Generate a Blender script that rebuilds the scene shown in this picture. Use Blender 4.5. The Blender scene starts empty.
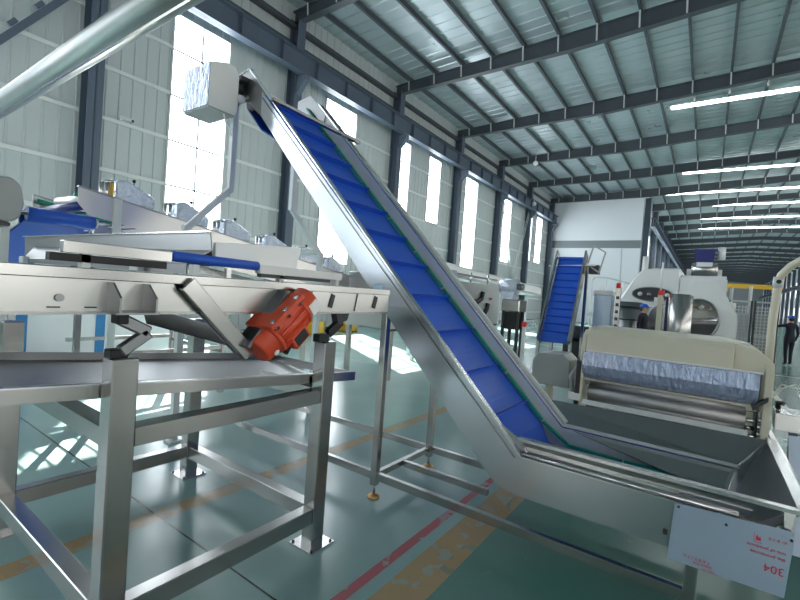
import bpy, bmesh, math, random
from mathutils import Vector, Matrix, Euler
random.seed(4)
S = bpy.context.scene
COL = S.collection
PI = math.pi

# ------------------------------------------------------------------ camera
F_PX = 437.0
yaw, pitch, roll = -0.612, -0.0225, -0.0725
fwd = Vector((math.sin(yaw)*math.cos(pitch), math.cos(yaw)*math.cos(pitch), math.sin(pitch)))
rt = Vector((math.cos(yaw), -math.sin(yaw), 0)); dn = fwd.cross(rt)
r2 = rt*math.cos(roll) + dn*math.sin(roll); d2 = -rt*math.sin(roll) + dn*math.cos(roll)
cd = bpy.data.cameras.new('camera'); cam = bpy.data.objects.new('camera', cd); COL.objects.link(cam)
cam.matrix_world = Matrix(((r2.x, -d2.x, -fwd.x, 0), (r2.y, -d2.y, -fwd.y, 0), (r2.z, -d2.z, -fwd.z, 1.65), (0, 0, 0, 1)))
cd.sensor_width = 36; cd.lens = F_PX*36/800; cd.clip_end = 400; cd.clip_start = 0.02
S.camera = cam
# ------------------------------------------------------------------ world, sun, exposure
w = bpy.data.worlds.new('sky'); S.world = w; w.use_nodes = True
bg = w.node_tree.nodes['Background']
bg.inputs[0].default_value = (0.80, 0.90, 1.0, 1); bg.inputs[1].default_value = 1.4
sd = bpy.data.lights.new('sun', 'SUN'); sd.energy = 110; sd.angle = 0.01; sd.color = (1, .95, .86)
sun = bpy.data.objects.new('sun', sd); COL.objects.link(sun)
sdir = Vector((0.85, -0.53, -0.92)).normalized()
sun.rotation_euler = sdir.to_track_quat('-Z', 'Y').to_euler(); sun.location = (-20, 10, 20)
vs = S.view_settings; vs.view_transform = 'Standard'; vs.look = 'None'; vs.gamma = 1; vs.exposure = 0.88

# ------------------------------------------------------------------ materials
def nt(name):
    m = bpy.data.materials.new(name); m.use_nodes = True
    return m, m.node_tree, m.node_tree.nodes['Principled BSDF']
def mat(name, col, rough=.5, metal=0., var=0., scale=8., stretch=None, bump=0., rvar=0., spec=None, trans=0., alpha=1., coat=0.):
    m, t, p = nt(name)
    p.inputs['Base Color'].default_value = (*col, 1); p.inputs['Roughness'].default_value = rough
    p.inputs['Metallic'].default_value = metal
    if spec is not None: p.inputs['Specular IOR Level'].default_value = spec
    if coat: p.inputs['Coat Weight'].default_value = coat; p.inputs['Coat Roughness'].default_value = .05
    p.inputs['Transmission Weight'].default_value = trans; p.inputs['Alpha'].default_value = alpha
    if var or bump or rvar:
        tc = t.nodes.new('ShaderNodeTexCoord'); mp = t.nodes.new('ShaderNodeMapping'); no = t.nodes.new('ShaderNodeTexNoise')
        t.links.new(tc.outputs['Object'], mp.inputs[0]); t.links.new(mp.outputs[0], no.inputs['Vector'])
        mp.inputs['Scale'].default_value = stretch or (1, 1, 1)
        no.inputs['Scale'].default_value = scale; no.inputs['Detail'].default_value = 4
        if var:
            mx = t.nodes.new('ShaderNodeMix'); mx.data_type = 'RGBA'
            mx.inputs[6].default_value = (*[max(0, c*(1-var)) for c in col], 1); mx.inputs[7].default_value = (*[min(1, c*(1+var)) for c in col], 1)
            t.links.new(no.outputs['Fac'], mx.inputs[0]); t.links.new(mx.outputs[2], p.inputs['Base Color'])
        if rvar:
            mr = t.nodes.new('ShaderNodeMapRange'); mr.inputs[3].default_value = max(.03, rough-rvar); mr.inputs[4].default_value = rough+rvar
            t.links.new(no.outputs['Fac'], mr.inputs[0]); t.links.new(mr.outputs[0], p.inputs['Roughness'])
        if bump:
            b = t.nodes.new('ShaderNodeBump'); b.inputs['Strength'].default_value = bump; b.inputs['Distance'].default_value = .01 if bump < .5 else .05
            t.links.new(no.outputs['Fac'], b.inputs['Height']); t.links.new(b.outputs[0], p.inputs['Normal'])
    return m
def emis(name, col, strength):
    m, t, p = nt(name); p.inputs['Base Color'].default_value = (*col, 1)
    p.inputs['Emission Color'].default_value = (*col, 1); p.inputs['Emission Strength'].default_value = strength
    return m
M = {}
M['steel'] = mat('brushed_stainless', (.42, .42, .41), .24, 1, var=.06, scale=3)
M['steel_h'] = mat('brushed_stainless_sheet', (.52, .52, .505), .28, 1, var=.04, scale=2)
M['steel_c'] = mat('sky_tinted_sheet', (.50, .54, .58), .26, 1, var=.05, scale=2)  # bluish tint stands in for floor and sky reflections on the panel
M['steel_w'] = mat('satin_stainless_sheet', (.72, .74, .75), .42, .35, var=.03, scale=2)
M['steel_d'] = mat('dull_stainless', (.27, .28, .29), .34, 1, var=.06, scale=3)
M['steel_b'] = mat('bright_stainless', (.72, .72, .73), .22, 1)
M['film'] = mat('blue_protective_film', (.40, .50, .64), .25, .2, var=.08, scale=4, coat=.4)
M['film_w'] = mat('wrinkled_blue_film', (.38, .46, .62), .18, .4, var=.35, scale=20, stretch=(1.3, .6, .45), bump=1.0, coat=.2)
M['film_t'] = mat('clear_film_wrap', (.62, .70, .82), .16, .35, var=.15, scale=14, bump=.8, coat=.6)
M['belt'] = mat('blue_modular_belt', (.02, .105, .58), .4, 0, var=.10, scale=30)
M['belt_d'] = mat('dark_blue_belt', (.012, .02, .16), .4)
M['green'] = mat('green_guide_strip', (.0, .30, .19), .4)
M['orange'] = mat('orange_red_enamel', (.72, .085, .035), .38, 0, var=.08, scale=12, bump=.05)
M['cream'] = mat('cream_painted_sheet', (.62, .59, .47), .4, 0, var=.03, scale=3)
M['white'] = mat('white_plastic', (.93, .94, .94), .4)
M['white_p'] = mat('white_painted_metal', (.78, .80, .80), .35, 0, var=.03)
M['grey_p'] = mat('grey_painted_metal', (.33, .36, .36), .4, 0, var=.05)
M['black'] = mat('black_rubber', (.012, .012, .014), .55)
M['roll'] = mat('knurled_roller', (.46, .46, .46), .5, .85, var=.2, scale=40, stretch=(.3, 1, 1), bump=.3)
M['dark'] = mat('dark_machine_iron', (.05, .052, .058), .45, .4)
M['slate'] = mat('slate_grey_steel_paint', (.10, .13, .18), .45, 0, var=.08, scale=2)  # slate paint lightened: haze glare put into the colour
M['slate_d'] = mat('dark_roof_steel_paint', (.062, .076, .092), .5, 0, var=.08, scale=2)  # roof steel lightened too, haze put into the colour
M['zinc'] = mat('zinc_coated_steel', (.60, .64, .65), .42, .1, var=.06)
M['galv'] = mat('galvanised_pipe', (.50, .53, .54), .42, .75, var=.16, scale=7, stretch=(1, 3, 3), rvar=.1)
M['roof'] = mat('roof_sheet', (.43, .50, .535), .30, .3, var=.05, scale=.7, rvar=.07)
M['wall'] = mat('pale_wall_sheet', (.57, .61, .62), .5, .1, var=.04, scale=.8)
M['wall_w'] = mat('white_partition_panel', (.74, .78, .82), .5, 0, var=.02, scale=.4)
M['stripe'] = mat('grey_band_dim_wall', (.20, .23, .25), .5)  # partition band; also darkens the far end wall
M['yellow'] = mat('yellow_paint', (.75, .45, .03), .45)
M['red'] = mat('red_ink', (.62, .02, .05), .5)
M['red_p'] = mat('red_plastic', (.75, .03, .04), .4)
M['bluebox'] = mat('blue_plastic', (.02, .20, .48), .4)
M['navy'] = mat('navy_work_cloth', (.012, .015, .03), .8)
M['skin'] = mat('skin', (.55, .33, .24), .55)
M['cap'] = mat('blue_cap_cloth', (.01, .13, .62), .6)
M['cardboard'] = mat('tan_label', (.55, .42, .26), .6)
M['sticker'] = mat('pale_blue_sticker', (.45, .72, .92), .4)
M['brass'] = mat('bronze_foot_pad', (.62, .38, .16), .35, .8)
M['tube'] = emis('lit_tube', (.93, 1, 1), 9)
# lit window pane: bright overcast outside seen through frosted sheet, sun passes too
m, t, p = nt('window_pane'); M['pane'] = m
t.nodes.remove(p); e = t.nodes.new('ShaderNodeEmission'); e.inputs[0].default_value = (.88, .95, 1, 1); e.inputs[1].default_value = 7
tr = t.nodes.new('ShaderNodeBsdfTransparent'); mx = t.nodes.new('ShaderNodeMixShader'); mx.inputs[0].default_value = .6
t.links.new(tr.outputs[0], mx.inputs[1]); t.links.new(e.outputs[0], mx.inputs[2]); t.links.new(mx.outputs[0], t.nodes['Material Output'].inputs[0])

m2 = m.copy(); m2.name = 'window_pane_fill'; M['pane_r'] = m2  # warm glow chosen as fill light, for right and front panes
for n_ in m2.node_tree.nodes:
    if n_.type == 'EMISSION': n_.inputs[0].default_value = (1, .975, .92, 1); n_.inputs[1].default_value = 3.6
# floor: green epoxy, painted lane lines, expansion joints, wear
m, t, p = nt('green_epoxy_floor'); M['floor'] = m
N = t.nodes; K = t.links
tc = N.new('ShaderNodeTexCoord'); sx = N.new('ShaderNodeSeparateXYZ'); K.new(tc.outputs['Object'], sx.inputs[0])
def mth(op, a, b=None, clamp=False):
    n = N.new('ShaderNodeMath'); n.operation = op; n.use_clamp = clamp
    for i, v in enumerate((a, b)):
        if v is None: continue
        if isinstance(v, (int, float)): n.inputs[i].default_value = v
        else: K.new(v, n.inputs[i])
    return n.outputs[0]
def band(o, c, hw): return mth('LESS_THAN', mth('ABSOLUTE', mth('SUBTRACT', o, c)), hw)
def mixc(f, a, b):
    n = N.new('ShaderNodeMix'); n.data_type = 'RGBA'
    K.new(f, n.inputs[0])
    for i, v in ((6, a), (7, b)):
        if isinstance(v, tuple): n.inputs[i].default_value = (*v, 1)
        else: K.new(v, n.inputs[i])
    return n.outputs[2]
n1 = N.new('ShaderNodeTexNoise'); n1.inputs['Scale'].default_value = 1.3; n1.inputs['Detail'].default_value = 6; K.new(tc.outputs['Object'], n1.inputs['Vector'])
n2 = N.new('ShaderNodeTexNoise'); n2.inputs['Scale'].default_value = 7; n2.inputs['Detail'].default_value = 8; K.new(tc.outputs['Object'], n2.inputs['Vector'])
c = mixc(n1.outputs['Fac'], (.19, .335, .325), (.28, .43, .42))
right = mth('GREATER_THAN', sx.outputs[0], -1.2)
c = mixc(mth('MULTIPLY', right, .75), c, (.028, .145, .10))  # left stays paler: window reflections put into the base colour
scuff = mth('MULTIPLY', mth('GREATER_THAN', n2.outputs['Fac'], .70), .2)
c = mixc(scuff, c, (.30, .40, .37))
yl = (.36, .25, .12)
ys = mth('MAXIMUM', band(sx.outputs[0], -2.95, .075), band(sx.outputs[0], -1.24, .12))
wear = mth('SUBTRACT', 1.0, mth('MULTIPLY', mth('GREATER_THAN', n2.outputs['Fac'], .58), .5))
c = mixc(mth('MULTIPLY', ys, wear), c, yl)
c = mixc(mth('MULTIPLY', band(sx.outputs[0], -1.475, .032), wear), c, (.36, .08, .10))
c = mixc(mth('MAXIMUM', band(sx.outputs[0], 1.3, .06), band(sx.outputs[1], 16.5, .07)), c, (.7, .7, .6))
jt = mth('LESS_THAN', mth('ABSOLUTE', mth('SUBTRACT', mth('MODULO', mth('ADD', sx.outputs[1], 18.0), 6.0), 1.52)), .006)
c = mixc(jt, c, (.01, .012, .012))
K.new(c, p.inputs['Base Color'])
mr = N.new('ShaderNodeMapRange'); mr.inputs[3].default_value = .15; mr.inputs[4].default_value = .30; K.new(n1.outputs['Fac'], mr.inputs[0]); K.new(mr.outputs[0], p.inputs['Roughness'])
b = N.new('ShaderNodeBump'); b.inputs['Strength'].default_value = .06; b.inputs['Distance'].default_value = .02; K.new(n1.outputs['Fac'], b.inputs['Height']); K.new(b.outputs[0], p.inputs['Normal'])
p.inputs['Specular IOR Level'].default_value = .8

# ------------------------------------------------------------------ helpers
class MB:
    """collects shapes in world (or local) metres and links them as ONE mesh object"""
    def __init__(s): s.v = []; s.f = []; s.sm = []
    def add(s, vs, fs, smooth=False):
        o = len(s.v); s.v += [Vector(v) for v in vs]; s.f += [[i+o for i in f] for f in fs]; s.sm += [smooth]*len(fs); return s
    def box(s, x0, x1, y0, y1, z0, z1):
        return s.add([(x, y, z) for x in (x0, x1) for y in (y0, y1) for z in (z0, z1)],
                     [(0, 1, 3, 2), (4, 6, 7, 5), (0, 4, 5, 1), (2, 3, 7, 6), (0, 2, 6, 4), (1, 5, 7, 3)])
    def bar(s, a, b, wd, ht, up=(0, 0, 1)):
        a = Vector(a); b = Vector(b); d = (b-a).normalized(); u = Vector(up)
        if abs(d.dot(u)) > .98: u = Vector((1, 0, 0))
        sd = d.cross(u).normalized()*wd/2; u = sd.cross(d).normalized()*ht/2
        vs = [q+i*sd+j*u for q in (a, b) for i in (-1, 1) for j in (-1, 1)]
        return s.add(vs, [(0, 1, 3, 2), (4, 6, 7, 5), (0, 4, 5, 1), (2, 3, 7, 6), (0, 2, 6, 4), (1, 5, 7, 3)])
    def tube(s, pts, r, n=12, cap=True):
        pts = [Vector(q) for q in pts]; o = len(s.v); k = len(pts); pu = None
        for i, q in enumerate(pts):
            d = (pts[min(i+1, k-1)]-pts[max(i-1, 0)]).normalized()
            if pu is None: pu = d.cross(Vector((0, 0, 1)) if abs(d.z) < .9 else Vector((1, 0, 0))).normalized()
            u = (pu-d*pu.dot(d)).normalized(); pu = u; v = d.cross(u)
            rr = r[i] if isinstance(r, (list, tuple)) else r
            s.v += [q+u*rr*math.cos(a*2*PI/n)+v*rr*math.sin(a*2*PI/n) for a in range(n)]
        for i in range(k-1):
            for a in range(n):
                s.f.append([o+i*n+a, o+i*n+(a+1) % n, o+(i+1)*n+(a+1) % n, o+(i+1)*n+a]); s.sm.append(True)
        if cap:
            s.f.append([o+a for a in range(n)][::-1]); s.f.append([o+(k-1)*n+a for a in range(n)]); s.sm += [False]*2
        return s
    def prism(s, poly, axis, a, b):
        """2D polygon extruded along axis 'x','y','z' from a to b; poly in the other two axes, in order"""
        def P(q, h): return {'y': (q[0], h, q[1]), 'x': (h, q[0], q[1]), 'z': (q[0], q[1], h)}[axis]
        n = len(poly); vs = [P(q, a) for q in poly]+[P(q, b) for q in poly]
        return s.add(vs, [list(range(n)), list(range(2*n-1, n-1, -1))]+[[i, i+n, (i+1) % n+n, (i+1) % n] for i in range(n)])
    def sheet(s, quad, th):
        q = [Vector(a) for a in quad]; n = (q[1]-q[0]).cross(q[2]-q[0]).normalized()*th; k = len(q)
        return s.add(q+[a-n for a in q], [list(range(k)), list(range(2*k-1, k-1, -1))]+[[i, i+k, (i+1) % k+k, (i+1) % k] for i in range(k)])
    def ball(s, c, r, n=10, sc=(1, 1, 1), z0=-1):
        o = len(s.v); c = Vector(c); m_ = n//2+1
        for i in range(m_+1):
            th = PI*i/m_
            for a in range(n):
                zz = max(math.cos(th), z0)
                s.v.append(c+Vector((math.sin(th)*math.cos(2*PI*a/n)*r*sc[0], math.sin(th)*math.sin(2*PI*a/n)*r*sc[1], zz*r*sc[2])))
        for i in range(m_):
            for a in range(n):
                s.f.append([o+i*n+a, o+i*n+(a+1) % n, o+(i+1)*n+(a+1) % n, o+(i+1)*n+a]); s.sm.append(True)
        return s
    def build(s, name, m, parent=None, bevel=0., fix=True):
        root = parent
        while root is not None and root.parent is not None: root = root.parent
        org = Vector(root.location) if root is not None else None
        if org is None:
            xs = [v.x for v in s.v]; ys = [v.y for v in s.v]; zs = [v.z for v in s.v]
            org = Vector(((min(xs)+max(xs))/2, (min(ys)+max(ys))/2, min(zs)))
        me = bpy.data.meshes.new(name); me.from_pydata([v-org for v in s.v], [], s.f)
        me.polygons.foreach_set('use_smooth', s.sm)
        if fix:
            bm = bmesh.new(); bm.from_mesh(me); bmesh.ops.recalc_face_normals(bm, faces=bm.faces); bm.to_mesh(me); bm.free()
        me.materials.append(M[m] if isinstance(m, str) else m)
        o = bpy.data.objects.new(name, me); COL.objects.link(o)
        if parent is None: o.location = org
        else: o.parent = parent
        if bevel:
            bv = o.modifiers.new('bevel', 'BEVEL'); bv.width = bevel; bv.segments = 1; bv.limit_method = 'ANGLE'
        return o
def box(*a): return MB().box(*a)
def tag(o, label, cat, group=None):
    o['label'] = label; o['category'] = cat
    if group: o['group'] = group
    return o
def thing(name, label, cat, loc=(0, 0, 0), rz=0, group=None):
    o = bpy.data.objects.new(name, None); COL.objects.link(o); o.empty_display_size = .1
    o.location = loc; o.rotation_euler = (0, 0, rz); return tag(o, label, cat, group)
def struct(o): o['kind'] = 'structure'; return o
def kids(o): return [c for c in COL.objects if c.parent == o]
def dup(o, loc, rz=None, label=None, parent=None):
    c = o.copy(); COL.objects.link(c); c.parent = parent
    if parent is None:
        c.location = loc
        if rz is not None: c.rotation_euler = (0, 0, rz)
        if label: c['label'] = label
    for ch in kids(o): dup(ch, None, parent=c)
    return c

# ------------------------------------------------------------------ the setting
XL, XR, YB, YE = -12.3, 13.0, 40.5, 165.0
g = MB(); g.add([(XL-1, -21, 0), (XR+1, -21, 0), (XR+1, YE+5, 0), (XL-1, YE+5, 0)], [(0, 1, 2, 3)])
f = g.build('floor', 'floor', fix=False); struct(f)
f.location = (0, 0, 0)
for v, c_ in zip(f.data.vertices, [(XL-1, -21, 0), (XR+1, -21, 0), (XR+1, YE+5, 0), (XL-1, YE+5, 0)]): v.co = c_

def ribbed(g, x, sgn, y0, y1, z0, z1, pitch=.3):
    """vertical ribbed sheet facing +x (sgn 1) or -x, thickness .05"""
    prof = []; y = y0
    while y < y1-1e-6:
        e = min(y+pitch, y1); q = [(y, 0)]
        if e-y > .1: q += [(e-.055, 0), (e-.04, .022), (e-.015, .022)]
        prof += q; y = e
    prof.append((y1, 0))
    n = len(prof); vs = []
    for (yy, d) in prof:
        vs += [(x+sgn*d, yy, z0), (x+sgn*d, yy, z1)]
    fs = [(2*i, 2*i+1, 2*i+3, 2*i+2) for i in range(n-1)]
    g.add(vs, fs)
    g.box(min(x-sgn*.06, x-sgn*.01), max(x-sgn*.06, x-sgn*.01), y0, y1, z0, z1)
def wall_with_windows(name, x, sgn, y0, y1, zt, wins, m='wall', pitch=.3):
    g = MB(); y = y0
    for (a, b, z0, z1) in sorted(wins):
        ribbed(g, x, sgn, y, a, 0, zt, pitch); ribbed(g, x, sgn, a, b, 0, z0, pitch); ribbed(g, x, sgn, a, b, z1, zt, pitch); y = b
    ribbed(g, x, sgn, y, y1, 0, zt, pitch)
    return struct(g.build(name, m, fix=False))
wn = 0
def window(x, sgn, a, b, z0, z1, bars=True):
    global wn; wn += 1
    g = MB(); s = .05
    xa, xb = sorted((x-sgn*.05, x+sgn*.05))
    g.box(xa, xb, a, a+s, z0, z1); g.box(xa, xb, b-s, b, z0, z1); g.box(xa, xb, a, b, z0, z0+s); g.box(xa, xb, a, b, z1-s, z1)
    if bars:
        g.box(x-.012, x+.012, (a+b)/2-.025, (a+b)/2+.025, z0, z1)
        z = 4.07
        while z < z1-.3:
            if z > z0+.3: g.box(x-.012, x+.012, a, b, z-.025, z+.025)
            z += 1.22
    o = struct(g.build('window_%d' % wn, 'zinc'))
    q = MB().box(x-sgn*.035, x-sgn*.030, a+.01, b-.01, z0+.01, z1-.01).build('pane', 'pane' if x < 0 else 'pane_r', o)
    return o
LW = [(-17.6, -15.8, 2.5), (-11.6, -9.8, 2.5), (-5.6, -3.8, 2.5), (.3, 2.1, 2.5), (5.95, 7.7, 2.5), (11.7, 13.5, 2.5), (16.5, 17.5, 4.2), (19.2, 20.45, 5.3), (23.4, 25.1, 3.0), (29.4, 30.9, 4.2), (34.3, 35.6, 4.8), (36.7, 38.2, 4.8)]
wall_with_windows('wall_left', XL, 1, -20, YB, 11.2, [(a, b, z, 8.72) for a, b, z in LW])
for a, b, z in LW: window(XL, 1, a, b, z, 8.72)
# partition at the end of the left bay and the recessed side wall behind it
gp = MB(); gp.prism([(XL, 0), (-4.8, 0), (-4.8, 11.42), (XL, 11.12)], 'y', YB, YB+.15); struct(gp.build('wall_partition', 'wall_w'))
struct(MB().box(XL, -4.8, YB-.02, YB-.001, 6.5, 7.15).build('trim_1', 'stripe'))
W2 = [(44+6*k, 45.6+6*k, 1.5, 8.2) for k in range(20)]
wall_with_windows('wall_side', -4.8, 1, YB+.15, YE, 11.58, W2, pitch=1.0)
for q in W2: window(-4.8, 1, *q, bars=False)
RW = []; g = MB(); y = -20
for k in range(-3, 27):
    a, b = (6*k+2, 6*k+5) if k < 7 else (6*k+2.2, 6*k+4.8)  # openings made wider than the wall's slim windows to add fill light
    ribbed(g, XR, -1, y, a, 0, 11.7, 1.0)
    for z0, z1 in ((0, 1.2), (3.6, 5.4), (8.2, 11.7)): ribbed(g, XR, -1, a, b, z0, z1, 1.0)
    RW += [(a, b, 1.2, 3.6), (a, b, 5.4, 8.2)]; y = b
ribbed(g, XR, -1, y, YE, 0, 11.7, 1.0)
struct(g.build('wall_right', 'wall', fix=False))
g = MB(); x = XL
FRONT_FILL = [(-6.5, -4.0), (3.5, 6.0)]  # unseen windows added for fill light and reflections in the steel
for a, b in FRONT_FILL:
    g.box(x, a, -20.2, -20, 0, 11.9); g.box(a, b, -20.2, -20, 0, 1.5); g.box(a, b, -20.2, -20, 8, 11.9); x = b
g.box(x, XR, -20.2, -20, 0, 11.9); struct(g.build('wall_front', 'wall'))
for a, b in FRONT_FILL:
    wn += 1; g = MB()
    for xx in (a, (a+b)/2-.04, b-.08): g.box(xx, xx+.08, -20.1, -20.0, 1.5, 8)
    for zz in (1.5, 3.6, 5.7, 7.92): g.box(a, b, -20.1, -20.0, zz, zz+.08)
    o = struct(g.build('window_%d' % wn, 'zinc')); MB().box(a+.01, b-.01, -20.15, -20.14, 1.51, 7.99).build('pane', 'pane_r', o)  # added fill window, out of view
for q in RW: window(XR, -1, *q, bars=False)
struct(MB().box(-4.8, XR, YE, YE+.2, 0, 12).build('wall_back', 'stripe'))  # dark grey puts the dimness of the far end into the colour

# roof: pitched sheet, rafters, purlins, fly braces
RX = 5.0
def roof_z(x): return 11.10+.040*(x+12.3) if x < RX else 11.10+.040*(RX+12.3)-.040*(x-RX)
def raf_b(x):
    if x < RX:
        return 10.47+.012*(x+12.3) if x < -4.5 else 10.5636+.062*(x+4.5)
    return raf_b(RX-1e-6)-.062*(x-RX)
g = MB(); y = -20.0; ys = []
while y < YE: ys += [(y, 0), (y+.34, 0), (y+.37, -.03), (y+.42, -.03), (y+.45, 0)]; y += .5
ys.append((YE, 0)); n = len(ys)
for xa, xb in ((XL-.2, RX), (RX, XR+.2)):
    vs = []
    for (yy, d) in ys: vs += [(xa, yy, roof_z(xa)+d), (xb, yy, roof_z(xb)+d)]
    g.add(vs, [(2*i, 2*i+2, 2*i+3, 2*i+1) for i in range(n-1)])
    g.add([(xa, -20, roof_z(xa)+.1), (xb, -20, roof_z(xb)+.1), (xb, YE, roof_z(xb)+.1), (xa, YE, roof_z(xa)+.1)], [(0, 1, 2, 3)])
struct(g.build('ceiling', 'roof', fix=False))
PX = [-11.5+1.29*k for k in range(20)]
for k, x in enumerate(PX):
    y0, y1 = -20, YE
    zt = roof_z(x)-.02
    if x < -4.9: y1 = YB
    g = MB(); g.box(x-.03, x+.03, y0, y1, zt-.19, zt); g.box(x-.03, x+.06, y0, y1, zt-.2, zt-.185)
    struct(g.build('roof_purlin', 'slate_d'))
rafter_y = [-14, -8, -2, 4.1]+[10+6*k for k in range(26)]
for i, y in enumerate(rafter_y):
    x0 = XL+.05 if y < YB else -4.75
    xs = [x0, -4.5, RX, XR-.05] if x0 < -4.5 else [x0, RX, XR-.05]
    g = MB()
    lo = [(x, raf_b(x)) for x in xs]; hi = [(x, roof_z(x)-.23) for x in xs]
    g.prism(lo+hi[::-1], 'y', y-.012, y+.012)
    for pts, s_ in ((lo, 1), (hi, -1)):
        for (xa, za), (xb, zb) in zip(pts, pts[1:]):
            g.prism([(xa, za), (xb, zb), (xb, zb+s_*.03), (xa, za+s_*.03)], 'y', y-.12, y+.12)
    o = struct(g.build('roof_rafter', 'slate_d'))
    if y < 70:
        g = MB()
        for x in PX[::1]:
            if x > x0+.2 and x < 9: g.bar((x, y-.16, roof_z(x)-.2), (x+.02, y-.13, raf_b(x)+.03), .05, .012, up=(0, 1, 0))
        g.build('fly_brace', 'zinc', o)
# columns
def column(x, y, h, sgn=1):
    g = MB(); d = .42
    xa = x; xb = x+sgn*d
    for q in (xa, xb-sgn*.02): g.box(min(q, q+sgn*.02), max(q, q+sgn*.02), y-.16, y+.16, 0, h)
    g.box(min(xa, xb), max(xa, xb), y-.008, y+.008, 0, h)
    g.box(min(xa, xb)-.02, max(xa, xb)+.02, y-.2, y+.2, 0, .03)
    return struct(g.build('steel_column', 'slate'))
for y in (-14, -8, -2, 4.1, 10, 16, 22, 28, 34, 40): column(XL+.03, y, 10.6)
for k in range(20): column(-4.75, 41+6*k, 10.7)
for k in range(-3, 27): column(XR-.03, .5+6*k, 10.7, -1)
def crane_beam(x, y0, y1, sgn, zb=8.62, zt=9.28):
    g = MB()
    g.box(x-.012, x+.012, y0, y1, zb, zt); g.box(x-.15, x+.15, y0, y1, zb, zb+.03); g.box(x-.17, x+.17, y0, y1, zt-.03, zt)
    y = y0+.5
    while y < y1: g.box(x-.14, x+.14, y-.006, y+.006, zb, zt); y += 1.5
    return struct(g.build('crane_beam', 'slate'))
crane_beam(-11.62, -20, YB-.3, 1); crane_beam(-4.1, YB+.2, YE-1, 1, 8.3, 9.0); crane_beam(XR-.75, -20, YE-1, -1, 6.6, 7.3)
for y in (4.1, 10, 16, 22, 28, 34, 40):
    g = MB(); g.prism([(-11.85, 8.6), (-11.45, 8.6), (-11.45, 8.45), (-11.85, 8.0)], 'y', y-.1, y+.1); struct(g.build('column_bracket', 'slate'))
for z, xx in ((9.75, .07), (10.35, .1)):
    g = MB(); g.box(XL+.03, XL+.03+xx*2, -20, YB, z-.07, z+.07); struct(g.build('eave_strut', 'slate_d'))
# girts on the left wall, broken at windows and columns
for z in (.6, 1.75, 2.96, 4.07, 5.3, 6.52, 7.74):
    g = MB(); cuts = sorted([(a, b) for a, b, z0 in LW if z0 < z+.05]+[(y-.17, y+.17) for y in (-14, -8, -2, 4.1, 10, 16, 22, 28, 34, 40)])
    y = -20
    for a, b in cuts+[(YB, YB)]:
        if a > y+.05: g.box(XL+.02, XL+.06, y, a, z-.045, z+.045)
        y = max(y, b)
    struct(g.build('wall_girt', 'white_p'))
# lattice bracing between two far columns
for (ya, yb) in ((28.3, 30.9), (33.7, 31.1)):
    g = MB()
    for dx in (0, .0): pass
    g.tube([(-11.95, ya, 8.5), (-11.95, yb, 3.0)], .035, 6); o2 = .3
    g.tube([(-11.95, ya+o2, 8.5), (-11.95, yb+o2, 3.0)], .035, 6)
    for q in range(10):
        f0 = q/10; f1 = (q+1)/10
        A = Vector((-11.95, ya, 8.5)); B = Vector((-11.95, yb, 3.0)); O = Vector((0, o2, 0))
        g.tube([A.lerp(B, f0)+(O if q % 2 else O*0), A.lerp(B, f1)+(O*0 if q % 2 else O)], .015, 5)
    struct(g.build('wall_brace', 'zinc'))
g = MB(); g.bar((-12.0, 1.0, 4.06), (-12.0, 3.95, 8.18), .10, .13, up=(0, -1, .7))
for q in range(6):
    y = 1.4+.42*q; z = 4.06+(y-1.0)*1.397; g.bar((-12.0, y-.10, z+.07), (-12.0, y+.02, z+.235), .09, .09, up=(0, -1, .7))
struct(g.build('wall_brace', 'slate'))
# lights: rows of tubes hung between rafters
rows = [(24.3, -2.1), (36.3, -2.1), (42.6, -4.4), (48.0, -2.6), (54.6, -2.6), (61, -2.6)]
for i, (y, xs) in enumerate(rows):
    t_ = thing('tube_light_row', ['nearest lit tube row under the roof, topmost of the rows', 'second lit tube row from the camera under the roof',
        'lit tube row whose left end hangs beside the white partition edge', 'fourth lit tube row from the camera under the roof', 'fifth lit tube row, just above the farthest row', 'farthest lit tube row, lowest of the bright rows'][i],
        'light', (xs, y, 11.05), group='tube light rows under the roof')
    x = xs; k = 0
    g = MB(); g.box(xs, 12.4, y-.15, y+.15, 11.28, 11.31)
    g.build('light_housing', 'white_p', t_)
    while x < 12.3:
        MB().box(x+.02, min(x+1.27, 12.3), y-.13, y+.13, 11.22, 11.28).build('light_tube', 'tube', t_); x += 1.29
    for x in (xs+.6, 3.0, 9.0): MB().tube([(x, y, 11.31), (x, y, roof_z(x)-.0)], .008, 5).build('hanger', 'zinc', t_)

# ================================================================== inclined flighted conveyor (the main machine)
Y0, Y1 = 2.72, 3.56
def T(x): return .648-(x+.89)
cv = thing('inclined_conveyor', 'large stainless inclined conveyor with blue flighted belt rising across the middle of the hall', 'conveyor', (-1.6, 3.14, 0))
side = [(-3.755, 3.275), (-1.13, .51), (-1.05, .44), (-.96, .405), (.12, .405), (.12, .645), (-.89, .648), (-3.765, 3.522)]
sp = MB().prism(side, 'y', Y0, Y0+.006).build('side_panel', 'steel_c', cv)
# rolled top lip of the near panel with a thin second fold
g = MB()
lip = [(-3.99, 3.79), (-.89, .652), (.12, .648)]
for (xa, za), (xb, zb) in zip(lip, lip[1:]):
    g.bar((xa, Y0+.022, za), (xb, Y0+.022, zb), .05, .014, up=(0, 0, 1))
g.build('panel_lip', 'steel_b', sp, .002)
MB().bar((-3.75, Y0-.004, 3.455), (-.93, Y0-.004, .64), .006, .008).build('fold_line', 'steel_d', sp)
MB().box(-2.17, -2.09, Y0-.004, Y0, 1.60, 1.68).build('sticker', 'sticker', sp)
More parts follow.
